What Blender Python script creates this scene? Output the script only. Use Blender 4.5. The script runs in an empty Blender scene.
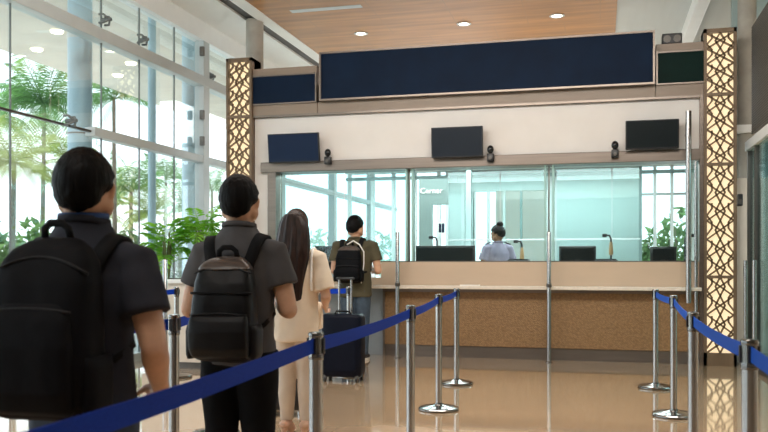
import bpy, bmesh, math, random
from mathutils import Vector, Matrix, noise
from mathutils.bvhtree import BVHTree
PI = math.pi
random.seed(7)
SC = bpy.context.scene
COL = SC.collection
# ------------------------------------------------------------------ camera model (used to survey the place)
F = 836.0; HZ = 262.0; H0 = 1.28; T = math.radians(14.5)
CT, ST = math.cos(T), math.sin(T)
def ray(px, py):
    u = (px-384)/F; v = (HZ-py)/F
    return Vector((u*CT-ST, CT+u*ST, v))
CAM = Vector((0, 0, H0))
def atZ(px, py, Z): return CAM + ray(px, py)*Z
def atY(px, py, Y): r = ray(px, py); return CAM + r*(Y/r.y)
def atX(px, py, X): r = ray(px, py); return CAM + r*(X/r.x)
def onz(px, py, z): r = ray(px, py); return CAM + r*((z-H0)/r.z)
def XY(px, Y): return atY(px, 262, Y).x
YC = 11.09                                   # plane of the service front
# ------------------------------------------------------------------ materials
def mat(name, col, rough=.5, metal=0, nscale=0, namt=0, stretch=(1, 1, 1), bump=0, bscale=None, col2=None, emit=None, estr=0,
        sheen=0, coat=0, spec=None, subs=0, detail=4):
    m = bpy.data.materials.new(name); m.use_nodes = True
    nt = m.node_tree; b = nt.nodes['Principled BSDF']
    b.inputs['Base Color'].default_value = (*col, 1); b.inputs['Roughness'].default_value = rough
    b.inputs['Metallic'].default_value = metal
    if sheen: b.inputs['Sheen Weight'].default_value = sheen
    if coat: b.inputs['Coat Weight'].default_value = coat; b.inputs['Coat Roughness'].default_value = .05
    if spec is not None: b.inputs['Specular IOR Level'].default_value = spec
    if subs:
        b.inputs['Subsurface Weight'].default_value = subs; b.inputs['Subsurface Radius'].default_value = (.02, .008, .004)
    if emit: b.inputs['Emission Color'].default_value = (*emit, 1); b.inputs['Emission Strength'].default_value = estr
    if namt or bump or col2:
        tc = nt.nodes.new('ShaderNodeTexCoord'); mp = nt.nodes.new('ShaderNodeMapping')
        mp.inputs['Scale'].default_value = stretch
        nt.links.new(tc.outputs['Object'], mp.inputs['Vector'])
        nz = nt.nodes.new('ShaderNodeTexNoise'); nz.inputs['Scale'].default_value = nscale or 20; nz.inputs['Detail'].default_value = detail
        nt.links.new(mp.outputs['Vector'], nz.inputs['Vector'])
        if namt or col2:
            mx = nt.nodes.new('ShaderNodeMix'); mx.data_type = 'RGBA'
            c2 = col2 if col2 else tuple(max(0, c*(1-namt)) for c in col)
            mx.inputs['A'].default_value = (*c2, 1); mx.inputs['B'].default_value = (*col, 1)
            cr = nt.nodes.new('ShaderNodeValToRGB'); cr.color_ramp.elements[0].position = .35; cr.color_ramp.elements[1].position = .65
            nt.links.new(nz.outputs['Fac'], cr.inputs['Fac']); nt.links.new(cr.outputs['Color'], mx.inputs['Factor'])
            nt.links.new(mx.outputs['Result'], b.inputs['Base Color'])
        if bump:
            src = nz
            if bscale:
                src = nt.nodes.new('ShaderNodeTexNoise'); src.inputs['Scale'].default_value = bscale; src.inputs['Detail'].default_value = 3
                nt.links.new(mp.outputs['Vector'], src.inputs['Vector'])
            bp = nt.nodes.new('ShaderNodeBump'); bp.inputs['Strength'].default_value = bump; bp.inputs['Distance'].default_value = .01
            nt.links.new(src.outputs['Fac'], bp.inputs['Height']); nt.links.new(bp.outputs['Normal'], b.inputs['Normal'])
    return m
def glass(name, tint, gl=1.0, rough=0.0, haze=0.0, hazecol=(.8, .95, .95)):
    m = bpy.data.materials.new(name); m.use_nodes = True; nt = m.node_tree; nt.nodes.clear()
    out = nt.nodes.new('ShaderNodeOutputMaterial'); tr = nt.nodes.new('ShaderNodeBsdfTransparent'); tr.inputs['Color'].default_value = (*tint, 1)
    g = nt.nodes.new('ShaderNodeBsdfGlossy'); g.inputs['Roughness'].default_value = rough; g.inputs['Color'].default_value = (1, 1, 1, 1)
    fr = nt.nodes.new('ShaderNodeFresnel'); fr.inputs['IOR'].default_value = 1.45
    mu = nt.nodes.new('ShaderNodeMath'); mu.operation = 'MULTIPLY'; mu.inputs[1].default_value = gl
    mx = nt.nodes.new('ShaderNodeMixShader')
    nt.links.new(fr.outputs[0], mu.inputs[0]); nt.links.new(mu.outputs[0], mx.inputs[0])
    base = tr.outputs[0]
    if haze:
        d = nt.nodes.new('ShaderNodeBsdfTranslucent'); d.inputs['Color'].default_value = (*hazecol, 1)
        m2 = nt.nodes.new('ShaderNodeMixShader'); m2.inputs[0].default_value = haze
        nt.links.new(tr.outputs[0], m2.inputs[1]); nt.links.new(d.outputs[0], m2.inputs[2]); base = m2.outputs[0]
    nt.links.new(base, mx.inputs[1]); nt.links.new(g.outputs[0], mx.inputs[2]); nt.links.new(mx.outputs[0], out.inputs[0])
    return m
M = {}
M['chrome'] = mat('brushed_steel', (.47, .455, .44), .27, 1, 60, .12, (1, 1, .05))
M['chrome2'] = mat('polished_steel', (.26, .25, .24), .14, 1, 30, .08)
M['steeltrim'] = mat('warm_steel', (.235, .195, .165), .36, .75, 30, .15, (.05, 1, 1))
M['kick'] = mat('dull_steel_kick', (.16, .135, .115), .4, .5, 20, .12, (.1, 1, 1))
M['darksteel'] = mat('dark_steel', (.12, .11, .10), .4, .8, 20, .1)
M['band'] = mat('taupe_laminate', (.285, .22, .168), .45, 0, 14, .1, (.1, 1, 1))
M['navy'] = mat('navy_sign_face', (.0035, .0135, .038), .6, 0, 3, .25, spec=.12)
M['green'] = mat('dark_green_sign_face', (.002, .016, .013), .6, 0, 3, .2, spec=.12)
M['fascia'] = mat('offwhite_wall', (.78, .745, .71), .6, 0, 3, .04)
M['cream'] = mat('cream_panel', (.66, .6, .52), .5, 0, 6, .06)
M['upstand'] = mat('beige_laminate', (.61, .47, .345), .35, 0, 5, .05, (.3, 1, 1))
M['ledge'] = mat('pale_stone_ledge', (.80, .72, .62), .22, 0, 25, .08)
M['bluegrey'] = mat('blue_grey_panel', (.3, .34, .37), .4, 0, 5, .08)
M['black'] = mat('black_plastic', (.012, .012, .014), .4, 0, 40, .2)
M['blackgloss'] = mat('black_gloss', (.01, .012, .014), .18, 0, 10, .2)
M['screen_navy'] = mat('navy_screen', (.008, .020, .055), .4, 0, 4, .1, spec=.15)
M['screen_slate'] = mat('slate_screen', (.016, .023, .034), .4, 0, 4, .1, spec=.15)
M['screen_teal'] = mat('dark_teal_screen', (.007, .012, .014), .4, 0, 4, .1, spec=.15)
M['pillarwood'] = mat('bronze_wood', (.20, .135, .082), .45, .15, 12, .25, (1, 1, .1))
M['lattice'] = mat('bronze_lattice', (.22, .14, .07), .45, .2, 30, .2)
M['glow'] = mat('backlit_panel', (.45, .38, .26), .6, 0, 3, .1, emit=(1.0, .80, .50), estr=1.0)
M['greywall'] = mat('grey_wall', (.32, .30, .28), .7, 0, 3, .05)
M['windowlitwhite'] = mat('window_lit_white', (.92, .94, .94), .5, 0, 3, .03)  # ceiling white made lighter, window light put into the colour
M['white'] = mat('white_paint', (.80, .82, .82), .45, 0, 4, .04)
M['whitesteel'] = mat('white_steel', (.50, .545, .55), .35, .1, 6, .05)
M['greyroof'] = mat('cream_soffit', (.66, .63, .56), .7, 0, 1.2, .15)
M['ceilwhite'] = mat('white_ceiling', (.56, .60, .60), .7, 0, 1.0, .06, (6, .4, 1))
M['ductdark'] = mat('dark_slot', (.10, .09, .085), .6, 0, 5, .2)
M['column'] = mat('concrete_column', (.40, .38, .335), .6, 0, 5, .2)
M['bluecol'] = mat('pale_blue_column', (.40, .58, .68), .4, 0, 3, .08)
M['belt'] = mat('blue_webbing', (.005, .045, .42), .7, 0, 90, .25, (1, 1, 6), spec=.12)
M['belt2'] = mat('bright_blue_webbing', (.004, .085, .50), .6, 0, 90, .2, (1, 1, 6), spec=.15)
M['skin'] = mat('skin', (.66, .385, .25), .5, 0, 25, .12, subs=.12)
M['skin3'] = mat('tan_skin', (.24, .125, .075), .55, 0, 25, .1, spec=.2)
M['skin2'] = mat('fair_skin', (.60, .37, .26), .5, 0, 25, .1, subs=.12)
M['hair'] = mat('black_hair', (.0035, .003, .003), .55, 0, 70, .5, (1, 1, .12), bump=.6, detail=6, spec=.12)
M['hairbrown'] = mat('dark_brown_hair', (.034, .016, .011), .42, 0, 60, .75, (1, 1, .04), bump=.5, detail=6, spec=.3)
M['eye'] = mat('eye_dark', (.03, .02, .015), .1, 0, 50, .1)
M['tee1'] = mat('black_navy_cotton', (.033, .035, .047), .85, 0, 9, .25, bump=.35, bscale=14, spec=.2)
M['tee2'] = mat('charcoal_cotton', (.088, .086, .090), .85, 0, 9, .2, bump=.35, bscale=14, spec=.2)
M['tee3'] = mat('olive_cotton', (.095, .083, .050), .85, 0, 9, .2, bump=.35, bscale=14, spec=.2)
M['blouse'] = mat('beige_linen', (.80, .675, .53), .8, 0, 8, .08, bump=.4, bscale=13)
M['slacks'] = mat('cream_trousers', (.62, .52, .42), .8, 0, 8, .1, bump=.35, bscale=13)
M['jeans'] = mat('dark_jeans', (.035, .055, .085), .8, 0, 14, .35, bump=.3, bscale=30)
M['jeans3'] = mat('faded_jeans', (.055, .085, .125), .8, 0, 14, .35, bump=.3, bscale=30)
M['blacktrouser'] = mat('black_trousers', (.005, .005, .006), .9, 0, 8, .3, bump=.3, bscale=14, spec=.15)
M['uniform'] = mat('lilac_grey_uniform', (.21, .195, .27), .8, 0, 9, .12, bump=.3, bscale=16)
M['epaulette'] = mat('navy_epaulette', (.015, .018, .04), .7, 0, 30, .2)
M['lanyard'] = mat('blue_lanyard', (.012, .06, .22), .6, 0, 60, .2)
M['pack1'] = mat('black_nylon', (.0045, .0045, .006), .7, 0, 120, .3, bump=.25, bscale=9, spec=.12)
M['pack2'] = mat('black_coated_nylon', (.007, .0065, .007), .45, 0, 100, .3, bump=.25, bscale=10, spec=.2)
M['pack3'] = mat('black_grey_nylon', (.005, .0055, .007), .65, 0, 100, .35, bump=.25, bscale=10, spec=.08)
M['flap'] = mat('brown_grey_flap', (.095, .075, .065), .30, 0, 30, .3)
M['strap'] = mat('black_webbing', (.006, .006, .007), .8, 0, 90, .3, spec=.2)
M['zip'] = mat('grey_zip', (.018, .018, .02), .5, .0, 90, .3, spec=.2)
M['whitestrap'] = mat('white_strap', (.92, .90, .86), .5, 0, 60, .1)
M['sole'] = mat('white_sole', (.75, .72, .67), .6, 0, 20, .1)
M['shoe'] = mat('dark_shoe', (.03, .03, .035), .5, 0, 20, .2)
M['suit'] = mat('navy_case_shell', (.003, .0045, .012), .5, 0, 60, .3, bump=.1, spec=.12)
M['suit2'] = mat('black_case_shell', (.010, .010, .012), .4, 0, 60, .3, bump=.1)
M['palmleaf'] = mat('palm_green', (.17, .36, .10), .5, 0, 2, .5)
M['palmleaf2'] = mat('yellow_palm_green', (.33, .42, .10), .5, 0, 2, .4)
M['bark'] = mat('palm_bark', (.20, .16, .12), .9, 0, 8, .4, (1, 1, 4))
M['plantleaf'] = mat('bright_leaf', (.27, .60, .05), .4, 0, 6, .5, col2=(.10, .36, .03))
M['stem'] = mat('plant_stem', (.12, .16, .04), .6, 0, 12, .3)
def leaf(m, k):
    nt = m.node_tree; b = nt.nodes['Principled BSDF']; out = [n for n in nt.nodes if n.type == 'OUTPUT_MATERIAL'][0]
    tl = nt.nodes.new('ShaderNodeBsdfTranslucent'); mx = nt.nodes.new('ShaderNodeMixShader'); mx.inputs[0].default_value = k
    nt.links.new(b.inputs['Base Color'].links[0].from_socket, tl.inputs['Color'])
    nt.links.new(b.outputs[0], mx.inputs[1]); nt.links.new(tl.outputs[0], mx.inputs[2]); nt.links.new(mx.outputs[0], out.inputs['Surface'])
M['soil'] = mat('soil', (.05, .035, .025), .9, 0, 40, .4)
M['bush'] = mat('shrub_green', (.17, .30, .11), .7, 0, 4, .5)
for k_ in ('palmleaf', 'palmleaf2', 'plantleaf', 'bush'): leaf(M[k_], .5)
M['ground'] = mat('pale_paving', (.62, .62, .58), .8, 0, 1.5, .12)
M['officewall'] = mat('office_wall', (.66, .725, .725), .5, 0, 1.2, .06)
M['officefloor'] = mat('office_floor', (.5, .52, .5), .4, 0, 3, .1)
M['officegrey'] = mat('grey_green_panel', (.30, .40, .40), .5, 0, 3, .1)
M['noticewall'] = mat('grey_green_notice', (.15, .20, .19), .5, 0, 3, .1)
M['paper'] = mat('paper_white', (.85, .83, .78), .7, 0, 8, .04)
M['tan'] = mat('tan_plastic', (.5, .32, .16), .45, 0, 12, .1)
M['lens'] = mat('lamp_lens', (1, .95, .85), .4, 0, 5, .02, emit=(1, .86, .62), estr=9)
M['officelens'] = mat('office_lamp_lens', (1, 1, .98), .4, 0, 5, .02, emit=(.95, 1, 1), estr=5)
M['brightwin'] = glass('frosted_bright_glass', (.9, 1, 1), .6, haze=.35)
M['winglass'] = glass('window_glass', (.95, .985, .99), .28)
M['screenglass'] = glass('screen_glass', (.90, .975, .97), 1.0)
M['screenglass2'] = glass('aqua_screen_glass', (.78, .945, .945), 1.0)
M['doorglass'] = glass('door_glass', (.66, .82, .84), .4)
M['edgeglass'] = mat('glass_edge', (.42, .66, .63), .15, 0, 10, .1)
M['edgegrey'] = mat('grey_sealant', (.16, .18, .18), .6, 0, 9, .1)
M['backing'] = mat('grey_backing', (.20, .19, .17), .7, 0, 9, .1)
M['meshpanel'] = mat('perforated_steel', (.15, .14, .125), .5, .4, 20, .1)
# floor: large polished tiles with thin joints
def floor_mat():
    m = mat('polished_tile', (.66, .455, .285), .07, 0, 1.4, .10, coat=1.0, detail=6)
    nt = m.node_tree; b = nt.nodes['Principled BSDF']
    tc = nt.nodes.new('ShaderNodeTexCoord'); br = nt.nodes.new('ShaderNodeTexBrick')
    br.offset = 0; br.inputs['Scale'].default_value = 1.0
    br.inputs['Brick Width'].default_value = .98; br.inputs['Row Height'].default_value = .98; br.inputs['Mortar Size'].default_value = .004
    br.inputs['Mortar Smooth'].default_value = .3
    nt.links.new(tc.outputs['Object'], br.inputs['Vector'])
    mx = nt.nodes.new('ShaderNodeMix'); mx.data_type = 'RGBA'; mx.inputs['B'].default_value = (.53, .375, .24, 1)
    old = b.inputs['Base Color'].links[0].from_socket
    nt.links.new(old, mx.inputs['A']); nt.links.new(br.outputs['Fac'], mx.inputs['Factor']); nt.links.new(mx.outputs['Result'], b.inputs['Base Color'])
    return m
M['floor'] = floor_mat()
def wood_mat():
    m = mat('ceiling_veneer', (.47, .225, .07), .42, 0, 1.6, .32, (.5, 5, 1), detail=7)
    nt = m.node_tree; b = nt.nodes['Principled BSDF']
    tc = nt.nodes.new('ShaderNodeTexCoord'); br = nt.nodes.new('ShaderNodeTexBrick')
    br.offset = .5; br.inputs['Scale'].default_value = 1.0
    br.inputs['Brick Width'].default_value = 1.05; br.inputs['Row Height'].default_value = 3.2; br.inputs['Mortar Size'].default_value = .006
    nt.links.new(tc.outputs['Object'], br.inputs['Vector'])
    mx = nt.nodes.new('ShaderNodeMix'); mx.data_type = 'RGBA'; mx.inputs['B'].default_value = (.34, .18, .07, 1)
    old = b.inputs['Base Color'].links[0].from_socket
    nt.links.new(old, mx.inputs['A']); nt.links.new(br.outputs['Fac'], mx.inputs['Factor']); nt.links.new(mx.outputs['Result'], b.inputs['Base Color'])
    return m
M['wood'] = wood_mat()
def weave_mat():
    m = mat('woven_brown_panel', (.42, .25, .11), .5, 0, 6, .12)
    nt = m.node_tree; b = nt.nodes['Principled BSDF']
    tc = nt.nodes.new('ShaderNodeTexCoord'); mp = nt.nodes.new('ShaderNodeMapping'); mp.inputs['Scale'].default_value = (44, 44, 52)
    mp.inputs['Rotation'].default_value = (0, math.radians(38), 0)
    nt.links.new(tc.outputs['Object'], mp.inputs['Vector'])
    v = nt.nodes.new('ShaderNodeTexVoronoi'); v.inputs['Scale'].default_value = 1.0; v.inputs['Randomness'].default_value = .55
    nt.links.new(mp.outputs['Vector'], v.inputs['Vector'])
    cr = nt.nodes.new('ShaderNodeValToRGB')
    cr.color_ramp.elements[0].position = .15; cr.color_ramp.elements[0].color = (.335, .20, .09, 1)
    cr.color_ramp.elements[1].position = .75; cr.color_ramp.elements[1].color = (.19, .105, .042, 1)
    nt.links.new(v.outputs['Distance'], cr.inputs['Fac']); nt.links.new(cr.outputs['Color'], b.inputs['Base Color'])
    bp = nt.nodes.new('ShaderNodeBump'); bp.inputs['Strength'].default_value = .5; bp.inputs['Distance'].default_value = .01; bp.invert = True
    nt.links.new(v.outputs['Distance'], bp.inputs['Height']); nt.links.new(bp.outputs['Normal'], b.inputs['Normal'])
    return m
M['weave'] = weave_mat()
# ------------------------------------------------------------------ mesh builder
class MB:
    def __init__(s): s.bm = bmesh.new()
    def box(s, c, d, rot=None, bev=0):
        r = bmesh.ops.create_cube(s.bm, size=1.0)
        vs = r['verts']
        mt = Matrix.Translation(Vector(c)) @ (rot.to_4x4() if rot else Matrix.Identity(4)) @ Matrix.Diagonal((*d, 1))
        bmesh.ops.transform(s.bm, matrix=mt, verts=vs)
        if bev:
            es = list({e for v in vs for e in v.link_edges})
            bmesh.ops.bevel(s.bm, geom=es, offset=bev, segments=2, affect='EDGES', profile=.5)
        return s
    def bx(s, x0, x1, y0, y1, z0, z1, bev=0):
        return s.box(((x0+x1)/2, (y0+y1)/2, (z0+z1)/2), (abs(x1-x0), abs(y1-y0), abs(z1-z0)), bev=bev)
    def loft(s, rings, cap=True, close=True):
        bm = s.bm; R = [[bm.verts.new(p) for p in ring] for ring in rings]
        n = len(R[0])
        for a, b in zip(R, R[1:]):
            for i in range(n if close else n-1):
                j = (i+1) % n
                bm.faces.new((a[i], a[j], b[j], b[i]))
        if cap and close:
            bm.faces.new(list(reversed(R[0]))); bm.faces.new(R[-1])
        return s
    def tube(s, pts, rad, n=12, cap=True, dome=False, flat=None):
        pts = [Vector(p) for p in pts]
        if not isinstance(rad, (list, tuple)): rad = [rad]*len(pts)
        rad = list(rad)
        if dome:
            d0 = (pts[0]-pts[1]).normalized(); d1 = (pts[-1]-pts[-2]).normalized()
            a, ra, b, rb = pts[0], rad[0], pts[-1], rad[-1]
            pre = [(a+d0*ra*math.sin(t), ra*math.cos(t)) for t in (1.45, 1.1, .6)]
            post = [(b+d1*rb*math.sin(t), rb*math.cos(t)) for t in (.6, 1.1, 1.45)]
            pts = [p for p, _ in pre]+pts+[p for p, _ in post]; rad = [r for _, r in pre]+rad+[r for _, r in post]
        rings = []; up = None
        for i, p in enumerate(pts):
            t = (pts[min(i+1, len(pts)-1)]-pts[max(i-1, 0)]).normalized()
            if up is None:
                up = Vector((0, 0, 1)) if abs(t.z) < .9 else Vector((0, 1, 0))
            u = (up - t*up.dot(t))
            if u.length < 1e-4: u = Vector((1, 0, 0)) - t*t.x
            u.normalize(); w = t.cross(u); up = u
            fx = flat or (1, 1)
            rings.append([p + (u*math.cos(a)*fx[0]+w*math.sin(a)*fx[1])*rad[i] for a in [2*PI*k/n for k in range(n)]])
        return s.loft(rings, cap)
    def cyl(s, p0, p1, r, n=20): return s.tube([p0, p1], r, n)
    def lathe(s, prof, c=(0, 0, 0), n=32):
        c = Vector(c)
        return s.loft([[c+Vector((r*math.cos(2*PI*k/n), r*math.sin(2*PI*k/n), z)) for k in range(n)] for r, z in prof])
    def ell(s, c, r, n=20, m=14, fn=None):
        c = Vector(c); rings = []
        for i in range(m+1):
            ph = PI*(i/m); ph = min(max(ph, .06), PI-.06)
            ring = []
            for k in range(n):
                th = 2*PI*k/n
                d = Vector((math.sin(ph)*math.cos(th), math.sin(ph)*math.sin(th), -math.cos(ph)))
                f = fn(d) if fn else 1
                ring.append(c+Vector((d.x*r[0], d.y*r[1], d.z*r[2]))*f)
            rings.append(ring)
        return s.loft(rings)
    def quad(s, *p):
        s.bm.faces.new([s.bm.verts.new(Vector(q)) for q in p]); return s
    def ribbon(s, pts, normals, w, th, side=None):
        """flat strap: pts centre line, normals outward, width w, thickness th"""
        pts = [Vector(p) for p in pts]; rings = []
        for i, p in enumerate(pts):
            t = (pts[min(i+1, len(pts)-1)]-pts[max(i-1, 0)]).normalized()
            n = Vector(normals[i]); n = (n-t*n.dot(t)).normalized(); b = t.cross(n)
            ww = w[i] if isinstance(w, (list, tuple)) else w
            rings.append([p-b*ww/2, p-b*ww*.45+n*th, p+b*ww*.45+n*th, p+b*ww/2, p+b*ww*.45-n*th*.3, p-b*ww*.45-n*th*.3])
        return s.loft(rings)
    def xform(s, m): bmesh.ops.transform(s.bm, matrix=m, verts=s.bm.verts); return s
    def mesh(s, name):
        bmesh.ops.recalc_face_normals(s.bm, faces=s.bm.faces)
        me = bpy.data.meshes.new(name); s.bm.to_mesh(me); s.bm.free(); return me
    def build(s, name, m, parent=None, smooth=False, auto=None, loc=None):
        me = s.mesh(name); return link(name, me, m, parent, smooth, auto, loc)
def link(name, me, m, parent=None, smooth=False, auto=None, loc=None):
    if m: me.materials.clear(); me.materials.append(m)
    if smooth or auto:
        me.polygons.foreach_set('use_smooth', [True]*len(me.polygons))
        if auto:
            try: me.set_sharp_from_angle(angle=math.radians(auto))
            except Exception: pass
    o = bpy.data.objects.new(name, me); COL.objects.link(o)
    if parent: o.parent = parent
    if loc is not None: o.location = loc
    return o
def tag(o, label, cat=None, group=None, kind=None):
    o['label'] = label
    if cat: o['category'] = cat
    if group: o['group'] = group
    if kind: o['kind'] = kind
    return o
def thing(name, label, cat, loc=(0, 0, 0), rz=0, group=None, scale=1.0):
    o = bpy.data.objects.new(name, None); COL.objects.link(o); o.empty_display_size = .1
    o.location = loc; o.rotation_euler = (0, 0, rz); o.scale = (scale,)*3
    return tag(o, label, cat, group)
def struct(name, mb, m, label, auto=None, parent=None):
    o = mb.build(name, m, parent, auto=auto)
    if not parent: tag(o, label, None, None, 'structure')
    return o
def dup(root, loc, rz, label):
    r = root.copy(); COL.objects.link(r); r.location = loc; r.rotation_euler = (0, 0, rz); r['label'] = label
    for ch in list(root.children):
        c = ch.copy(); COL.objects.link(c); c.parent = r
        for g in list(ch.children):
            d = g.copy(); COL.objects.link(d); d.parent = c
    return r
def remesh(mb, voxel, sm=4, fac=.5, wr=0, wf=9, seed=0, name='m'):
    me = mb.mesh(name); o = bpy.data.objects.new('tmp_'+name, me); COL.objects.link(o)
    r = o.modifiers.new('r', 'REMESH'); r.mode = 'VOXEL'; r.voxel_size = voxel; r.adaptivity = 0
    if sm:
        k = o.modifiers.new('s', 'SMOOTH'); k.factor = fac; k.iterations = sm
    dg = bpy.context.evaluated_depsgraph_get(); dg.update()
    out = bpy.data.meshes.new_from_object(o.evaluated_get(dg))
    bpy.data.objects.remove(o); bpy.data.meshes.remove(me); out.name = name
    if wr:
        off = Vector((seed*7.3, seed*3.1, seed*1.7)); vn = [v.normal.copy() for v in out.vertices]
        for v, n in zip(out.vertices, vn):
            p = v.co
            q = Vector((p.x*wf, p.y*wf, p.z*wf*.75))+off
            d = noise.noise(q)+.5*noise.noise(q*2.3)
            d = 1-2*abs(d) if False else d
            v.co = p+n*d*wr
    return out
def ring(z, rx, ry, cx=0, cy=0, n=28, p=2.0, tilt=0):
    out = []
    for k in range(n):
        a = 2*PI*k/n; c, s_ = math.cos(a), math.sin(a)
        x = math.copysign(abs(c)**(2/p), c)*rx; y = math.copysign(abs(s_)**(2/p), s_)*ry
        out.append(Vector((cx+x, cy+y, z+tilt*y)))
    return out

# ================================================================== SETTING
XW = -5.87; ZCEIL = 4.9; YFAR = 24.0; YBACK = -3.0; XR = 7.0
struct('floor', MB().bx(XW-.1, XR, YBACK, YFAR, -.1, 0), M['floor'], 'beige polished tile floor of the hall')
# ---- ceiling: white plaster, dark slot, timber field
wl = onz(319, 53.5, ZCEIL).x; wr_ = onz(616, 20, ZCEIL).x
d0 = onz(216, 0, ZCEIL).x; d1 = onz(232, 0, ZCEIL).x
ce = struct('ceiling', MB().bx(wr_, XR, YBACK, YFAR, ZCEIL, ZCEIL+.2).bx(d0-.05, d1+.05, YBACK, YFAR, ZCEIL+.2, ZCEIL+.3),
            M['ceilwhite'], 'white ceiling either side of the timber field')
struct('trim_13', MB().bx(d1, wl, YBACK, YFAR, ZCEIL-.03, ZCEIL+.2), M['windowlitwhite'], 'white plaster strip left of the timber ceiling, coloured brighter as window-lit')
struct('ceiling_left', MB().bx(XW-.1, d0, YBACK, YFAR, ZCEIL, ZCEIL+.2), M['windowlitwhite'], 'white ceiling strip beside the glazed wall, coloured brighter as window-lit')  # lighter copy of the ceiling white, standing for window light
struct('trim_1', MB().bx(d0, d1, YBACK, YFAR, ZCEIL+.03, ZCEIL+.2), M['ductdark'], 'dark recessed slot running along the white ceiling')
struct('ceiling_timber', MB().bx(wl, wr_, YBACK, YFAR, ZCEIL-.02, ZCEIL+.2), M['wood'], 'honey timber veneer ceiling field above the counter')
p0 = onz(291, 10, ZCEIL); p1 = onz(362, 5, ZCEIL)
struct('trim_2', MB().bx(p0.x, p1.x, p0.y-.06, p0.y+.06, ZCEIL-.028, ZCEIL-.02), M['whitesteel'], 'thin pale slot diffuser in the timber ceiling')
bm_ = onz(692, 10, ZCEIL).x
struct('trim_3', MB().bx(bm_-.05, bm_+.12, YBACK, YFAR, ZCEIL-.22, ZCEIL, bev=.02), M['white'], 'white beam along the ceiling at right')
struct('wall_right', MB().bx(XR, XR+.1, YBACK, YFAR, 0, ZCEIL), M['cream'], 'plain cream side wall beyond the right edge')
struct('wall_rear', MB().bx(XW-.1, XR, YBACK-.1, YBACK, 0, ZCEIL), M['greywall'], 'plain grey rear wall of the hall behind the viewer')
struct('wall_far', MB().bx(-2.9, .85, YFAR, YFAR+.1, 0, ZCEIL), M['white'], 'white end wall far behind the counter')
# ---- downlights in the timber ceiling
dl = [(361, 33.3, 'left of the three downlights in the timber ceiling'), (464, 23.6, 'middle of the three downlights in the timber ceiling'), (557, 15.5, 'right of the three downlights in the timber ceiling')]
for px, py, lb in dl:
    p = onz(px, py, ZCEIL-.02)
    t = thing('ceiling_downlight', 'round warm recessed lamp, '+lb, 'ceiling light', (p.x, p.y, ZCEIL-.02), 0, 'downlights in the timber ceiling')
    MB().lathe([(.075, -.001), (.105, -.001), (.11, -.008), (.10, -.014), (.078, -.012), (.075, -.004)], n=28).build('trim_ring', M['whitesteel'], t, auto=40)
    MB().lathe([(.001, -.006), (.074, -.006), (.074, -.003), (.001, -.003)], n=28).build('lens', M['lens'], t)
# ---- window wall at left
zt = 5.0
zb1 = atX(203, 83, XW).z; zb2 = atX(196, 158.5, XW).z
ymul = atX(202, 100, XW).y; yj = {px: atX(px, 100, XW).y for px in (10, 101, 139, 174)}
win = struct('window_1', MB().bx(XW-.09, XW+.09, YBACK, YFAR, zb1-.075, zb1+.075, bev=.01), M['whitesteel'], 'tall glazed wall of clear panes at left')
MB().bx(XW-.09, XW+.09, YBACK, YFAR, ZCEIL-.28, ZCEIL).build('head_rail', M['white'], win)
ycol = atX(90, 130, XW).y
MB().bx(XW-.07, XW+.07, ycol, YFAR, zb2-.055, zb2+.055, bev=.01).build('mid_rail', M['whitesteel'], win)
MB().bx(XW-.02, XW+.02, YBACK, ycol, zb2-.012, zb2+.012).build('thin_rail', M['darksteel'], win)
MB().bx(XW-.08, XW+.08, YBACK, YFAR, 0, .1).build('sill', M['whitesteel'], win)
for y in (ymul, ymul+3.2, ymul+6.4, ymul+9.6, ymul-9.4):
    MB().bx(XW-.07, XW+.08, y-.1, y+.1, 0, ZCEIL, bev=.01).build('mullion', M['whitesteel'], win)
joints = sorted([YBACK, yj[10], yj[101], yj[139], yj[174], ymul, ymul+1.1, ymul+2.2, ymul+3.2, ymul+4.8, ymul+6.4, ymul+8, ymul+9.6, YFAR, 4.6, 2.6, .6])
for a, b in zip(joints, joints[1:]):
    for z0, z1 in ((.1, zb2), (zb2, zb1), (zb1, ZCEIL-.28)):
        MB().bx(XW-.005, XW+.005, a+.006, b-.006, z0, z1).build('pane', M['winglass'], win)
for y in (yj[10], yj[101], yj[139], yj[174], ymul+1.1, ymul+2.2):
    MB().bx(XW-.008, XW+.012, y-.005, y+.005, .1, ZCEIL-.2).build('glazing_joint', M['edgegrey'], win)
def spider(px, py):
    p = atX(px, py, XW); m_ = MB()
    m_.cyl((XW, p.y, p.z), (XW+.14, p.y, p.z), .022, 10)
    for dy, dz in ((.06, .05), (-.06, .05), (.06, -.05), (-.06, -.05)):
        m_.tube([(XW+.12, p.y, p.z), (XW+.07, p.y+dy, p.z+dz), (XW+.01, p.y+dy, p.z+dz)], .014, 8)
    m_.build('spider_bracket', M['edgegrey'], win, auto=40)
for q in ((101, 20), (139, 40), (66, 121), (207, 77)): spider(*q)
for q in ((199, 53), (199, 116), (199, 142)):
    p = atX(q[0], q[1], XW); MB().bx(XW+.06, XW+.13, p.y-.11, p.y-.06, p.z-.07, p.z+.07, bev=.01).build('hinge_block', M['darksteel'], win)
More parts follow.
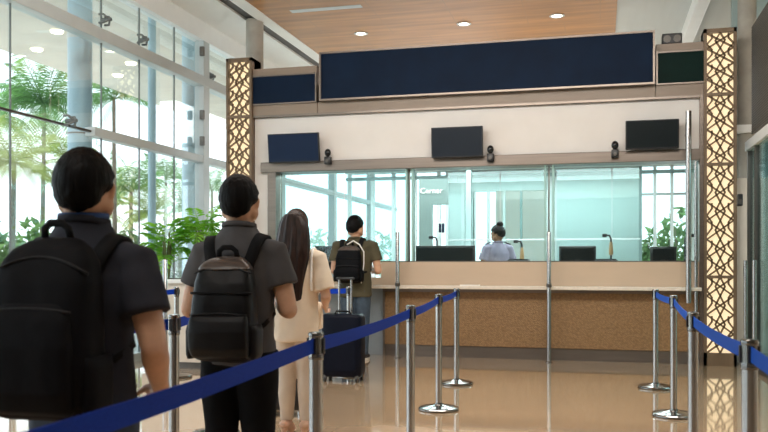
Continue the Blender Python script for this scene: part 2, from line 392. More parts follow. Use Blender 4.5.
# ---- outdoors
struct('ground_outside', MB().bx(-90, XW-.1, -30, 110, -.15, -.02), M['ground'], 'pale sunlit paving outside the glazed wall')
struct('ground_rear', MB().bx(XW-.1, 60, YFAR+.1, 110, -.15, -.02), M['ground'], 'pale paving beyond the rear end of the hall')
so = struct('canopy_soffit', MB().bx(-10.3, XW-.1, YBACK-3, YFAR+6, 5.05, 5.4), M['greyroof'], 'cream canopy soffit outside the glass')
for i, (px, py) in enumerate(((57, 31), (37, 49), (131, 63), (118, 75))):
    p = onz(px, py, 5.05)
    t = MB().lathe([(.001, 5.02), (.085, 5.02), (.10, 5.05)], (p.x, p.y, 0), 24).build('canopy_lamp', M['lens'])
    tag(t, 'round lamp in the canopy soffit outside, '+('nearest the pale blue column', 'second from the far left edge', 'third along, beyond the column', 'last along, smallest')[i], 'canopy lamp', 'canopy lamps')
def outcol(px, r, lb, cap=True):
    p = atX(px, 100, -6.62)
    m_ = MB().lathe([(r, -.02), (r, 5.05)], (p.x, p.y, 0), 28)
    o = m_.build('column', M['bluecol'], auto=40); tag(o, lb, None, None, 'structure')
    MB().lathe([(r+.006, 2.95), (r+.006, 2.97)], (p.x, p.y, 0), 28).build('joint_ring', M['darksteel'], o)
    if cap: MB().lathe([(r+.004, 4.2), (r+.008, 4.22), (r+.008, 4.28), (r+.004, 4.3)], (p.x, p.y, 0), 28).build('capital', M['whitesteel'], o, auto=40)
outcol(80, .155, 'thick pale blue round column outside the glass')
outcol(152, .06, 'slim pale blue round column outside, second along', False)
outcol(189, .115, 'pale blue round column outside beside the white mullion', False)

def frond(mb, base, az, length, lift, droop, width, nleaf=16, up=.0, leafw=.05):
    """pinnate leaf: arching rachis with leaflets on both sides"""
    base = Vector(base); d = Vector((math.cos(az), math.sin(az), 0)); sd = Vector((-d.y, d.x, 0)); pts = []
    for i in range(nleaf+1):
        t = i/nleaf
        pts.append(base+d*(length*t*(1-.12*t*t))+Vector((0, 0, lift*t-droop*t*t)))
    mb.tube(pts[::2] if nleaf % 2 == 0 else pts, [max(.004, length*.012*(1-i/(len(pts[::2])))) for i in range(len(pts[::2] if nleaf % 2 == 0 else pts))], 5)
    for i in range(2, nleaf+1):
        t = i/nleaf; p = pts[i]; tang = (pts[i]-pts[i-1]).normalized()
        L = width*math.sin(PI*min(1, .16+t*.80))*random.uniform(.85, 1.1)
        for sg in (-1, 1):
            dr = (sd*sg*.9+tang*.6+Vector((0, 0, -.30+up))).normalized()
            n = dr.cross(tang).normalized(); w = leafw*length*.5
            a = p; b = p+dr*L*.5+tang*w; c = p+dr*L+Vector((0, 0, -.18*L)); e = p+dr*L*.5-tang*w
            mb.quad(a, b, c, e)
def palm(px, ycrown, Z, rpx, lb, leaf='palmleaf', nf=17, trunkr=.12, seed=1):
    random.seed(seed)
    c = atZ(px, ycrown, Z); R = rpx*Z/F
    t = thing('palm_tree', lb, 'palm tree', (c.x, c.y, -.02), 0, 'palms outside the glass')
    h = c.z+.02; sway = random.uniform(-.3, .3)
    MB().tube([(sway*(1-k/8)**2, 0, h*k/8) for k in range(9)], [trunkr*(1.25-.5*k/8) for k in range(9)], 10).build('trunk', M['bark'], t, auto=50)
    mb = MB()
    for k in range(nf):
        az = 2*PI*k*.618+random.uniform(-.3, .3); q = random.random(); lf = R*(.05+1.55*q)
        frond(mb, (0, 0, h), az, R*(1.05-.45*q)*random.uniform(.85, 1.1), lf, R*random.uniform(.55, .95)*(1-.25*q), R*.36, 22, 0, .030)
    mb.build('fronds', M[leaf], t)
palm(44, 106, 27, 66, 'tall coconut palm left of the pale blue column', 'palmleaf', 40, .075, 3)
palm(114, 100, 30, 56, 'palm just right of the pale blue column', 'palmleaf', 24, .08, 5)
palm(14, 164, 24, 56, 'low yellowish palm nearest the left edge', 'palmleaf2', 30, .08, 8)
palm(131, 192, 33, 44, 'short palm outside above the potted plants', 'palmleaf', 28, .09, 11)
palm(166, 178, 38, 34, 'small distant palm beside the white mullion', 'palmleaf', 24, .08, 13)
palm(66, 160, 40, 44, 'distant palm half behind the first traveller', 'palmleaf2', 26, .09, 17)
palm(212, 190, 40, 30, 'farthest palm seen right of the white mullion', 'palmleaf', 20, .08, 19)
palm(-6, 120, 34, 50, 'palm at the very left edge outside', 'palmleaf', 26, .09, 23)
palm(150, 214, 30, 36, 'small young palm behind the potted plants', 'palmleaf2', 24, .07, 29)
palm(186, 212, 36, 36, 'small young palm between the potted plants and the second traveller', 'palmleaf', 24, .07, 31)
palm(98, 214, 36, 40, 'small young palm right of the first traveller, outside', 'palmleaf2', 24, .07, 37)
def shrub(px, pt, Z, wpx, lb, seed):
    random.seed(seed); g = atZ(px, 262, Z); top = atZ(px, pt, Z).z; W = wpx*Z/F/2
    t = thing('shrub', lb, 'shrub', (g.x, g.y, -.02), 0, 'shrubs outside the glass')
    mb = MB()
    for k in range(420):
        a = random.uniform(0, 2*PI); r = math.sqrt(random.random())*W; hh = (1-(r/W)**2)**.5*top*random.uniform(.25, 1)
        p = Vector((r*math.cos(a), r*math.sin(a)*.6, hh)); s_ = top*random.uniform(.05, .11)
        q = Matrix.Rotation(random.uniform(0, 6), 3, Vector((random.random()-.5, random.random()-.5, random.random()-.5)).normalized())
        mb.quad(p+q@Vector((-s_, 0, 0)), p+q@Vector((0, -s_*.4, 0)), p+q@Vector((s_, 0, 0)), p+q@Vector((0, s_*.4, 0)))
    mb.build('leaves', M['bush'], t)
    m2 = MB()
    for k in range(6):
        a = k*PI/3; m2.tube([(0, 0, 0), (W*.3*math.cos(a), W*.2*math.sin(a), top*.4), (W*.5*math.cos(a), W*.3*math.sin(a), top*.75)], [.06, .04, .015], 6)
    m2.build('branches', M['bark'], t)
for i, (px, pt, Z, w, lb) in enumerate(((-20, 205, 22, 70, 'leafy shrub at the far left edge outside'), (30, 216, 26, 70, 'wide shrub below the tall coconut palm outside'),
        (95, 214, 30, 60, 'shrub outside behind the first traveller'), (128, 224, 28, 44, 'shrub outside left of the potted plants'), (165, 222, 34, 46, 'shrub outside behind the potted plants'),
        (200, 214, 38, 46, 'shrub outside right of the white mullion'), (260, 222, 60, 60, 'distant shrub beyond the far glazed wall'), (682, 205, 34, 60, 'tall green shrub seen through the office rear window at right'), (652, 226, 36, 30, 'low green shrub seen through the office rear window'), (306, 222, 50, 70, 'distant shrub seen through the left counter glass'), (372, 226, 48, 60, 'distant shrub seen beside the head of the man at the counter'))):
    shrub(px, pt, Z, w, lb, 40+i)

# ================================================================== SERVICE FRONT
def zC(px, py, Y=None): return atY(px, py, Y or YC).z
xl = XY(253, YC); xs0 = XY(319, YC); xs1 = XY(655, YC); xr = XY(705, YC)
zh0 = zC(545, 165); zh1 = zC(545, 154); zb_0 = zC(545, 103); zb_1 = zC(545, 92); ztop = zC(510, 43)
zsill = zC(545, 262); zled = zC(545, 286)
xfr = XY(275, YC)                               # left frame of the glazing
# fascia, header, band
struct('wall_front', MB().bx(xl, xr, YC, YC+.25, zh1, zb_0).bx(xl, XY(269, YC), YC, YC+.25, 0, zh1), M['fascia'], 'white fascia wall above the counter glazing')
struct('trim_4', MB().bx(XY(262, YC), XY(700, YC), YC-.06, YC+.28, zh0, zh1, bev=.008), M['steeltrim'], 'brushed steel header above the counter glass')
struct('trim_5', MB().bx(xl, xs0-.004, YC-.06, YC+.25, zb_0, zb_1).bx(xs0+.004, xs1-.004, YC-.06, YC+.25, zb_0, zb_1).bx(xs1+.004, xr, YC-.06, YC+.25, zb_0, zb_1), M['band'], 'taupe laminate band under the sign boards')
struct('trim_6', MB().bx(xl, xr, YC-.07, YC+.1, zb_0-.03, zb_0), M['steeltrim'], 'thin steel edge beneath the taupe band')
struct('trim_7', MB().bx(XY(269, YC), XY(277, YC), YC-.05, YC+.2, 0, zh0), M['steeltrim'], 'vertical steel frame at left of the glazing')
struct('trim_8', MB().bx(XY(699, YC), XY(704, YC), YC-.06, YC+.2, 0, zb_0-.03), M['steeltrim'], 'vertical steel frame at right of the glazing')
struct('wall_back_of_signs', MB().bx(xl, xr, YC+.25, YC+.35, zh0, zb_1+.3), M['fascia'], 'white backing wall of the signs')
def sign(label, x0, x1, z0, z1, m, y=YC-.06, fr=.024):
    t = thing('sign_board', label, 'sign', ((x0+x1)/2, y, z0)); w = (x1-x0)/2; h = z1-z0
    MB().bx(-w+fr, w-fr, -.012, .1, fr, h-fr).build('face', m, t)
    MB().bx(-w, w, -.03, .14, 0, fr).bx(-w, w, -.03, .14, h-fr, h).bx(-w, -w+fr, -.03, .14, fr, h-fr).bx(w-fr, w, -.03, .14, fr, h-fr).build('frame', M['steeltrim'], t)
    MB().bx(-w, w, .1, .3, 0, h).build('backing', M['band'], t)
    return t
sign('huge blank navy sign board above the counter', XY(319, YC-.17), XY(655, YC-.17), zb_1, ztop, M['navy'], YC-.14)
zsl = zC(285, 77); zsm = zC(285, 70)
sign('small blank navy sign board beside the left lattice pillar', xl, xs0-.01, zb_1, zsl+.02, M['navy'], YC-.06, .018)
sign('small blank dark green sign board beside the right lattice pillar', xs1+.01, xr-.005, zb_1, zsl+.02, M['green'], YC-.06, .018)
struct('trim_9', MB().bx(xl, xs0-.01, YC-.06, YC+.25, zsl+.02, zsm+.02).bx(xs1+.01, xr, YC-.06, YC+.25, zsl+.02, zsm+.02), M['band'], 'taupe rail on top of the small sign boards')
xb = XY(672, YC); tb = thing('speaker_box', 'small black box on top of the green sign board', 'speaker', (xb, YC+.05, zsm+.02))
MB().bx(-.12, .12, -.08, .08, 0, .14, bev=.015).build('housing', M['black'], tb); MB().tube([(-.06, -.085, .07), (-.06, -.078, .07)], .045, 16).tube([(.06, -.085, .07), (.06, -.078, .07)], .045, 16).build('grille', M['darksteel'], tb)

# ---- lattice pillars
def pillar(x0, x1, y, ztop_, lb):
    w = x1-x0; t = thing('lattice_pillar', lb, 'lit pillar', ((x0+x1)/2, y, 0)); hw = w/2; fw = .035; dp = .34
    zk = .16
    MB().bx(-hw, -hw+fw, 0, dp, 0, ztop_).bx(hw-fw, hw, 0, dp, 0, ztop_).bx(-hw, hw, 0, dp, 0, zk).bx(-hw, hw, 0, dp, ztop_-.05, ztop_).bx(-hw, hw, .1, dp, zk, ztop_-.05).build('casing', M['pillarwood'], t)
    MB().bx(-hw+fw, hw-fw, .06, .09, zk, ztop_-.05).build('light_panel', M['glow'], t)
    secs = [zk, zC(720, 277, y), zC(720, 164, y), zC(720, 94, y), ztop_-.05]
    secs = [secs[0]]+[z for z in secs[1:-1] if zk < z < ztop_-.2]+[secs[-1]]
    bars = MB(); a = hw-fw; bw = .0205
    for z in secs[1:-1]: bars.bx(-a, a, -.004, .05, z-.018, z+.018)
    bars.build('cross_rail', M['pillarwood'], t)
    lt = MB()
    def seg(p, q, w_=bw):
        p = Vector((p[0], .025, p[1])); q = Vector((q[0], .025, q[1])); d = q-p; L = d.length
        if L < .004: return
        lt.box((p+q)/2, (w_, .03, L+w_*.5), Matrix.Rotation(math.atan2(d.x, d.z), 3, 'Y'))
    for s0, s1 in zip(secs, secs[1:]):
        n = max(1, round((s1-s0)/.40)); P = (s1-s0)/n
        for i in range(n):
            z = s0+i*P
            for sg in (-1, 1):
                X = lambda u, v: (sg*a*u, z+P*v)
                seg(X(-1, 0), X(1, .5)); seg(X(-1, .5), X(1, 1))                  # long crossing diagonals
                seg(X(0, 0), X(.36, .25)); seg(X(.36, .25), X(0, .5)); seg(X(0, .5), X(.36, .75)); seg(X(.36, .75), X(0, 1))   # slim middle rhombs
                seg(X(1, .12), X(.62, .30)); seg(X(.62, .30), X(.62, .46)); seg(X(.62, .46), X(1, .64)); seg(X(1, .64), X(.62, .82)); seg(X(.62, .82), X(.62, .96))
    lt.build('lattice_screen', M['lattice'], t)
    return t
yp = YC-.12
zpt = zC(720, 28, yp)
pillar(XY(226, yp), XY(251.5, yp), yp, zC(238, 58, yp), 'backlit bronze lattice pillar at left of the counter')
pillar(XY(704, yp), XY(737, yp), yp, zpt, 'backlit bronze lattice pillar at right of the counter')
# steel column standing behind the left pillar
p = XY(254, YC+.5)
struct('column_left', MB().lathe([(.13, 0), (.13, ZCEIL)], (p-.01, YC+.55, 0), 28), M['column'], 'round grey column rising behind the left lattice pillar', auto=40)
p = atZ(746, 200, 10.75)
struct('column_right', MB().lathe([(.135, 0), (.135, ZCEIL)], (p.x, p.y, 0), 28), M['column'], 'round grey column right of the right lattice pillar', auto=40)

# ---- counter
xk1 = XY(700, YC); xm = XY(384, YC); yl = YC-.2
ct = thing('service_counter', 'long beige service counter with woven brown front', 'counter', ((xm+xk1)/2, YC, 0)); ox = (xm+xk1)/2
def cb(x0, x1, y0, y1, z0, z1, bev=0): return MB().bx(x0-ox, x1-ox, y0-YC, y1-YC, z0, z1, bev)
cb(xfr, XY(381, YC)-.004, YC+.02, YC+.06, zled, zled+.10).build('low_upstand', M['upstand'], ct)
cb(XY(381, YC), xk1, YC, YC+.06, zled, zsill).build('upstand', M['upstand'], ct)
cb(xfr, xk1, yl, YC+.06, zled-.045, zled, .008).build('ledge', M['ledge'], ct)
cb(xfr, xk1, YC+.06, YC+.75, zsill-.36, zsill-.32).build('desk_top', M['cream'], ct)
xa = [xm, XY(397, YC), XY(549, YC), xk1]
zfb = zC(545, 348)
for i in range(3):
    cb(xa[i]+.012, xa[i+1]-.012, YC, YC+.05, zfb, zled-.09).build('front_panel', M['weave'], ct)
cb(xm, xk1, YC-.012, YC+.05, zled-.09, zled-.045).build('under_rail', M['steeltrim'], ct)
cb(xm, xk1, YC+.02, YC+.06, 0, zfb).build('kick_plate', M['kick'], ct)
for x in xa[:3]: cb(x-.014, x+.014, YC-.02, YC+.05, 0, zled-.05).build('front_stile', M['steeltrim'], ct)
cb(xfr, xm-.014, YC+.1, YC+.14, 0, zled-.045).build('side_panel', M['bluegrey'], ct)
# ---- glazing of the counter
gz = struct('window_2', MB().bx(XY(277, YC), XY(700, YC), YC+.10, YC+.14, zsill, zsill+.014), M['steeltrim'], 'aqua glass screens above the service counter')
gx = [XY(277, YC), XY(342, YC), XY(406, YC), XY(412, YC), XY(553, YC), XY(687, YC), XY(698, YC)]
for a, b in zip(gx, gx[1:]):
    MB().bx(a+.006, b-.006, YC+.115, YC+.125, zsill+.014, zh0).build('pane', M['screenglass2' if b < XY(408, YC) else 'screenglass'], gz)
for px in (406, 412, 545, 553): 
    x = XY(px, YC); MB().bx(x-.014, x+.014, YC+.02, YC+.13, zsill+.014, zh0).build('glass_fin', M['edgeglass'], gz)
for px in (407.5, 411, 548.5):
    x = XY(px, YC); MB().bx(x-.008, x+.008, YC+.1, YC+.14, zsill+.014, zh0).build('steel_edge', M['steeltrim'], gz)
# chrome posts in front of the counter
def counter_post(px, ptop, lb):
    Y = yl-.05; x = XY(px, Y); z = zC(px, ptop, Y)
    t = thing('chrome_post', lb, 'post', (x, Y, 0), 0, 'chrome posts before the counter')
    MB().lathe([(.026, 0), (.026, z-.01), (.022, z), (.001, z)], n=20).build('pole', M['chrome'], t, auto=40)
    MB().lathe([(.045, 0), (.045, .008), (.03, .016), (.026, .016)], n=24).build('foot_flange', M['chrome2'], t, auto=40)
    MB().lathe([(.031, zled-.01), (.034, zled), (.034, zled+.03), (.031, zled+.04)], n=20).build('collar', M['darksteel'], t, auto=40)
counter_post(397.5, 232, 'slim chrome post at the counter, nearer the olive shirted man')
counter_post(549, 232, 'slim chrome post at the middle of the counter')
# tall door pulls at the right end of the counter
def pull(x, y, z0, z1, lb, r=.035, dy=.12):
    t = thing('door_pull', lb, 'door handle', (x, y, 0))
    MB().lathe([(.001, z0), (r, z0), (r, z1), (.001, z1)], n=20).build('bar', M['chrome'], t, auto=40)
    for zz in (z0+(.55 if z1 > 2.6 else .25), z1-.25): MB().cyl((0, 0, zz), (0, dy, zz), .015, 12).build('standoff', M['chrome2'], t, auto=40)
yd = YC-.34
pull(XY(688.5, yd), yd, zC(688, 303, yd), zC(688, 111, yd), 'tall steel pull bar hanging right of the counter', .034, .33)
pull(XY(696, YC-.1), YC-.1, .3, zC(696, 161, YC-.1), 'second thinner steel pull bar beside the right frame', .022, .16)

# ---- screens on the fascia
def wall_screen(pxs, m, lb, tilt):
    x0, x1, y0, y1 = pxs; Y = YC-.16
    xa_, xb_ = XY(x0, Y), XY(x1, Y); zc = (zC((x0+x1)/2, y0, Y)+zC((x0+x1)/2, y1, Y))/2; h = zC((x0+x1)/2, y0, Y)-zC((x0+x1)/2, y1, Y)
    t = thing('wall_monitor', lb, 'monitor', ((xa_+xb_)/2, Y, zc), 0, 'blank monitors above the counter'); w = (xb_-xa_)/2
    R = Matrix.Rotation(tilt, 3, 'X')
    MB().box((0, 0, 0), (2*w, .045, h), R, .008).build('casing', M['black'], t)
    MB().box(R@Vector((0, -.0235, .004)), (2*w-.03, .004, h-.035), R).build('screen', m, t)
    MB().box((0, .09, 0), (.12, .14, .12)).build('bracket', M['darksteel'], t)
wall_screen((268.5, 319.5, 133.5, 162.5), M['screen_navy'], 'blank navy monitor on the fascia at left', math.radians(8))
wall_screen((431.5, 483, 127, 157.5), M['screen_slate'], 'blank slate monitor on the fascia over the officer', math.radians(4))
wall_screen((625.5, 679, 120, 149), M['screen_teal'], 'blank dark monitor on the fascia at right', math.radians(5))
for px, py, lb in ((328, 159, 'black camera on the header beside the left monitor'), (490.5, 156, 'black camera on the header beside the middle monitor'), (615, 152, 'black camera on the header beside the right monitor')):
    Y = YC-.1; x = XY(px, Y); z = zC(px, py, Y)
    t = thing('security_camera', lb, 'camera', (x, Y, z), 0, 'cameras on the header')
    MB().bx(-.045, .045, -.045, .045, -.075, .03, bev=.012).build('housing', M['black'], t, auto=40)
    MB().ell((-.0, -.01, .085), (.045, .045, .055), 16, 10).build('dome', M['blackgloss'], t, smooth=True)
    MB().cyl((0, -.045, -.03), (0, -.06, -.03), .022, 14).build('lens_ring', M['darksteel'], t, auto=40)

# ---- inside the office
YB = 15.0; ZO = 2.92; xo0 = XY(405, YC)-1.0
struct('floor_office', MB().bx(-4.6, 2.4, YC+.2, YB+.1, .004, .15), M['officefloor'], 'raised grey floor behind the counter')
struct('ceiling_office', MB().bx(-4.6, 2.4, YC+.3, YB+.1, ZO, ZO+.1), M['white'], 'low white ceiling behind the counter glass')
xw0 = XY(449, YB); xw1 = XY(640, YB)
struct('wall_office', MB().bx(XY(548, YB), xw1, YB, YB+.1, .15, ZO).bx(xw0, XY(548, YB), YB, YB+.1, 2.55, ZO).bx(xw0, XY(474, YB), YB, YB+.1, .15, 2.55).bx(XY(690, YB), 2.4, YB, YB+.1, .15, ZO), M['officewall'], 'pale aqua back wall of the office')
struct('trim_10', MB().bx(-4.6, 2.3, YB-.06, YB-.01, ZO-.13, ZO-.07), M['officegrey'], 'grey head rail along the office back wall')
w3 = struct('window_3', MB().bx(xw1, XY(690, YB), YB, YB+.06, .15, .22).bx(xw1, XY(690, YB), YB, YB+.06, zC(660, 194, YB)-.02, zC(660, 194, YB)+.02), M['whitesteel'], 'office rear window at right with bright view')
for px in (640.5, 655, 672, 690):
    x = XY(px, YB); MB().bx(x-.025, x+.025, YB-.02, YB+.07, .15, ZO).build('mullion', M['officegrey'] if px < 642 else M['white'], w3)
MB().bx(xw1, XY(690, YB), YB+.02, YB+.03, .2, ZO).build('pane', M['winglass'], w3)
w4 = struct('window_4', MB().bx(-4.6, xw0, YB, YB+.06, .15, .22), M['whitesteel'], 'office rear glass partition at left')
for x in (-4.55, -4.1, -3.7, -3.3, -2.85, -2.4, xw0-.03):
    MB().bx(x-.03, x+.03, YB-.02, YB+.07, .15, ZO).build('mullion', M['white'], w4)
MB().bx(-4.6, xw0, YB+.02, YB+.03, .2, ZO).build('pane', M['winglass'], w4)
# glass partition panels with frosted look in front of back wall
w5 = struct('window_5', MB().bx(XY(466, 14.2), XY(471, 14.2), 14.2, 14.3, .15, ZO), M['officegrey'], 'glass partition between the officer and the back wall')
for a, b in ((447, 466), (471, 500), (500, 545), (556, 612), (612, 640)):
    MB().bx(XY(a, 14.2)+.01, XY(b, 14.2)-.01, 14.22, 14.23, .15, ZO-.1).build('pane', M['screenglass'], w5)
zr = zC(600, 239, 14.2)
MB().bx(XY(447, 14.2), XY(640, 14.2), 14.19, 14.25, zr-.012, zr+.012).build('mid_rail', M['whitesteel'], w5)
w7 = struct('window_7', MB().bx(XY(474, YB), XY(548, YB), YB, YB+.08, .15, .25), M['white'], 'clear office rear window behind the officer')
for px in (474, 488, 504, 521, 548): MB().bx(XY(px, YB)-.02, XY(px, YB)+.02, YB, YB+.08, .15, 2.55).build('mullion', M['officegrey'] if px == 521 else M['white'], w7)
MB().bx(XY(474, YB), XY(548, YB), YB+.03, YB+.04, .25, 2.55).build('pane', M['winglass'], w7)
# grey green notice wall with lettering
yn = 13.2
struct('wall_notice', MB().bx(XY(419, yn), XY(447.5, yn), yn, yn+.08, zC(430, 236, yn)*0+2.2, zC(430, 179, yn)).bx(XY(419, yn), XY(432, yn), yn, yn+.08, .15, 2.2), M['noticewall'], 'grey green office wall with doorway and white lettering')
def letters(txt, name, loc, size, m, label, cat):
    c = bpy.data.curves.new(name, 'FONT'); c.body = txt; c.size = size; c.extrude = .006; c.align_x = 'LEFT'
    tmp = bpy.data.objects.new('tmp_text', c); COL.objects.link(tmp); dg = bpy.context.evaluated_depsgraph_get(); dg.update()
    me = bpy.data.meshes.new_from_object(tmp.evaluated_get(dg)); bpy.data.objects.remove(tmp)
    me.transform(Matrix.Rotation(PI/2, 4, 'X')); o = link(name, me, m, None, loc=loc); tag(o, label, cat); return o
lp = atY(420, 193.5, yn-.012)
letters('Cerner', 'wall_lettering', lp, .125, M['paper'], 'small white lettering on the grey green office wall', 'lettering')
np_ = atY(441.5, 228, YB-.35)
t = thing('notice_panel', 'small blue notice on the glass behind the big monitor', 'notice', np_)
MB().bx(-.06, .06, 0, .015, -.1, .1).build('board', M['paper'], t); MB().bx(-.05, -.005, -.004, 0, -.08, .08).bx(.005, .05, -.004, 0, -.08, .08).build('print', M['navy'], t)
# office ceiling lamps
for px, py, lb in ((418, 170, 'left'), (456, 172, 'second from left'), (505, 170, 'above the officer'), (612, 170, 'second from right'), (665, 168, 'right')):
    r = ray(px, py); p = CAM+r*((ZO-H0)/r.z)
    y = min(max(p.y, YC+.6), YB-.5); x = XY(px, y)
    t = thing('office_downlight', 'small round lamp in the low office ceiling, '+lb, 'ceiling light', (x, y, ZO), 0, 'downlights in the office ceiling')
    MB().lathe([(.06, -.001), (.085, -.001), (.085, -.012), (.06, -.01)], n=20).build('trim_ring', M['whitesteel'], t, auto=40)
    MB().lathe([(.001, -.006), (.06, -.006), (.06, -.002), (.001, -.002)], n=20).build('lens', M['officelens'], t)
# desk monitors seen from behind
def desk_monitor(x0, x1, ytop, Y, lb, back='black'):
    xa_, xb_ = XY(x0, Y), XY(x1, Y); w = (xb_-xa_)/2; zt_ = zC((x0+x1)/2, ytop, Y); zd = zsill-.32
    h = max(.34, w*1.15 if w < .3 else .42)
    t = thing('desk_monitor', lb, 'monitor', ((xa_+xb_)/2, Y, zd), 0, 'desk monitors behind the counter')
    zz = zt_-zd
    MB().bx(-w, w, -.02, .025, zz-h, zz, bev=.01).build('casing', M['black'], t, auto=40)
    MB().bx(-w+.03, w-.03, -.032, -.018, zz-h+.03, zz-.03, bev=.005).build('rear_shell', M['screen_teal'], t)
    MB().bx(-w+.012, w-.012, .025, .028, zz-h+.012, zz-.012).build('screen', M['blackgloss'], t)
    MB().bx(-.03, .03, -.045, -.02, .015, zz-h*.5).build('stand', M['black'], t)
    MB().bx(-.12, .12, -.12, .1, 0, .015, bev=.006).build('foot', M['black'], t)
ym = YC+.42
desk_monitor(315, 336, 246, ym, 'dark desk monitor behind the long haired woman')
desk_monitor(416, 475, 245.5, ym, 'widest dark desk monitor, left of the officer')
desk_monitor(559, 596, 246, ym, 'dark desk monitor right of the middle chrome post')
desk_monitor(650, 676.5, 246.5, ym, 'smallest dark desk monitor near the right frame')
def gooseneck(px, ptop, Y, lb, tanbody=False, flip=1):
    x = XY(px, Y); zt_ = zC(px, ptop, Y); zd = zsill-.32; h = zt_-zd
    t = thing('desk_camera', lb, 'camera', (x, Y, zd), 0, 'gooseneck cameras on the desk')
    MB().lathe([(.07, 0), (.07, .012), (.03, .02), (.018, .02)], n=20).build('foot', M['black'], t, auto=40)
    MB().tube([(0, 0, .01), (0, 0, h*.6), (0, 0, h-.07), (-.02*flip, 0, h-.02), (-.06*flip, 0, h-.015)], .013, 10).build('neck', M['black'], t, auto=50)
    MB().box((-.085*flip, -.01, h-.02), (.06, .05, .045), bev=.008).build('head', M['black'], t)
    if tanbody: MB().tube([(0, 0, h-.26), (0, 0, h-.22), (0, 0, h-.12)], [.03, .03, .02], 14, dome=True).build('body', M['tan'], t, auto=50)
gooseneck(611, 234, ym+.2, 'desk camera on a bent neck with tan body, between two monitors', True)
gooseneck(437, 236, ym+.2, 'small desk camera rising behind the widest monitor')
gooseneck(685, 234, ym, 'dark slim desk camera beside the tall pull bar', False, -1)
gooseneck(522, 240, ym+.3, 'small desk camera right of the officer', True)
for px, w, lb in ((519, .30, 'low dark document scanner right of the officer'), (606, .30, 'low dark document scanner under the tan desk camera')):
    x = XY(px, ym-.1); z = zsill-.32
    t = thing('document_scanner', lb, 'scanner', (x, ym-.1, z), 0, 'document scanners on the desk')
    MB().bx(-w/2, w/2, -.12, .12, 0, .35, bev=.02).build('body', M['black'], t); MB().bx(-w/2+.02, w/2-.02, -.1, .1, .35, .36).build('glass_plate', M['blackgloss'], t)
p = atY(470, 284.5, YC-.1)
t = thing('paper_form', 'stack of pale forms lying on the counter ledge', 'paper', (p.x, YC-.1, zled))
MB().box((0, 0, .006), (.26, .14, .012), Matrix.Rotation(.1, 3, 'Z')).build('sheets', M['paper'], t); MB().box((.02, 0, .0135), (.2, .11, .003), Matrix.Rotation(-.15, 3, 'Z')).build('top_sheet', M['ledge'], t)

# ---- right hand side: glass enclosure, mesh, panel wall
XG = atY(750, 262, 11.2).x
w6 = struct('window_6', MB().bx(XG-.05, XG+.05, 7.0, 11.25, 2.66, 2.78, bev=.008), M['white'], 'glass side enclosure at right with white head rail')
for a, b in ((7.0, 8.4), (8.4, 9.75), (9.75, 11.2)):
    MB().bx(XG-.006, XG+.006, a+.01, b-.01, .05, 2.66).build('pane', M['doorglass'], w6)
for y in (11.2, 10.7, 9.75, 8.4, 7.05): MB().bx(XG-.03, XG+.03, y-.03, y+.03, 0, 2.66).build('mullion', M['darksteel'], w6)
MB().bx(XG-.03, XG+.03, 7.0, 11.2, 0, .06).build('sill', M['darksteel'], w6)
ms = MB()
y0m, y1m, z0m, z1m = 8.2, 11.05, 2.85, 4.15
n = 44
for i in range(n+1):
    z = z0m+(z1m-z0m)*i/n; ms.bx(XG-.008, XG+.008, y0m, y1m, z-.007, z+.007)
for i in range(80):
    y = y0m+(y1m-y0m)*i/79; ms.bx(XG-.004, XG+.004, y-.006, y+.006, z0m, z1m)
struct('trim_11', ms, M['meshpanel'], 'fine steel mesh panel above the side enclosure')
struct('trim_12', MB().bx(XG+.03, XG+.06, y0m, y1m, z0m, z1m), M['backing'], 'grey backing behind the mesh panel')
xa_ = XY(738, 11.35)
struct('wall_side_panel', MB().bx(xa_-.05, XG+1.6, 11.36, 11.46, 0, zC(742, 178, 11.35)), M['cream'], 'cream wall panel between the column and side enclosure')
struct('wall_side_upper', MB().bx(xa_-.05, XG+3, 11.5, 11.6, zC(742, 178, 11.35), ZCEIL), M['officegrey'], 'grey wall above the side enclosure')
p = atY(740, 200, 10.55)
t = thing('card_reader', 'small black card reader on the grey round column', 'card reader', p)
MB().bx(-.03, .03, -.02, .08, -.07, .07, bev=.01).build('housing', M['black'], t); MB().bx(-.018, .018, -.023, -.019, -.045, .01).build('keypad', M['darksteel'], t)
pull(XG-.09, 10.95, .01, 1.3, 'near steel pull bar on the side enclosure, left one', .024, .03)
pull(XG-.09, 10.35, .01, 1.3, 'steel pull bar on the side enclosure, right one', .024, .03)

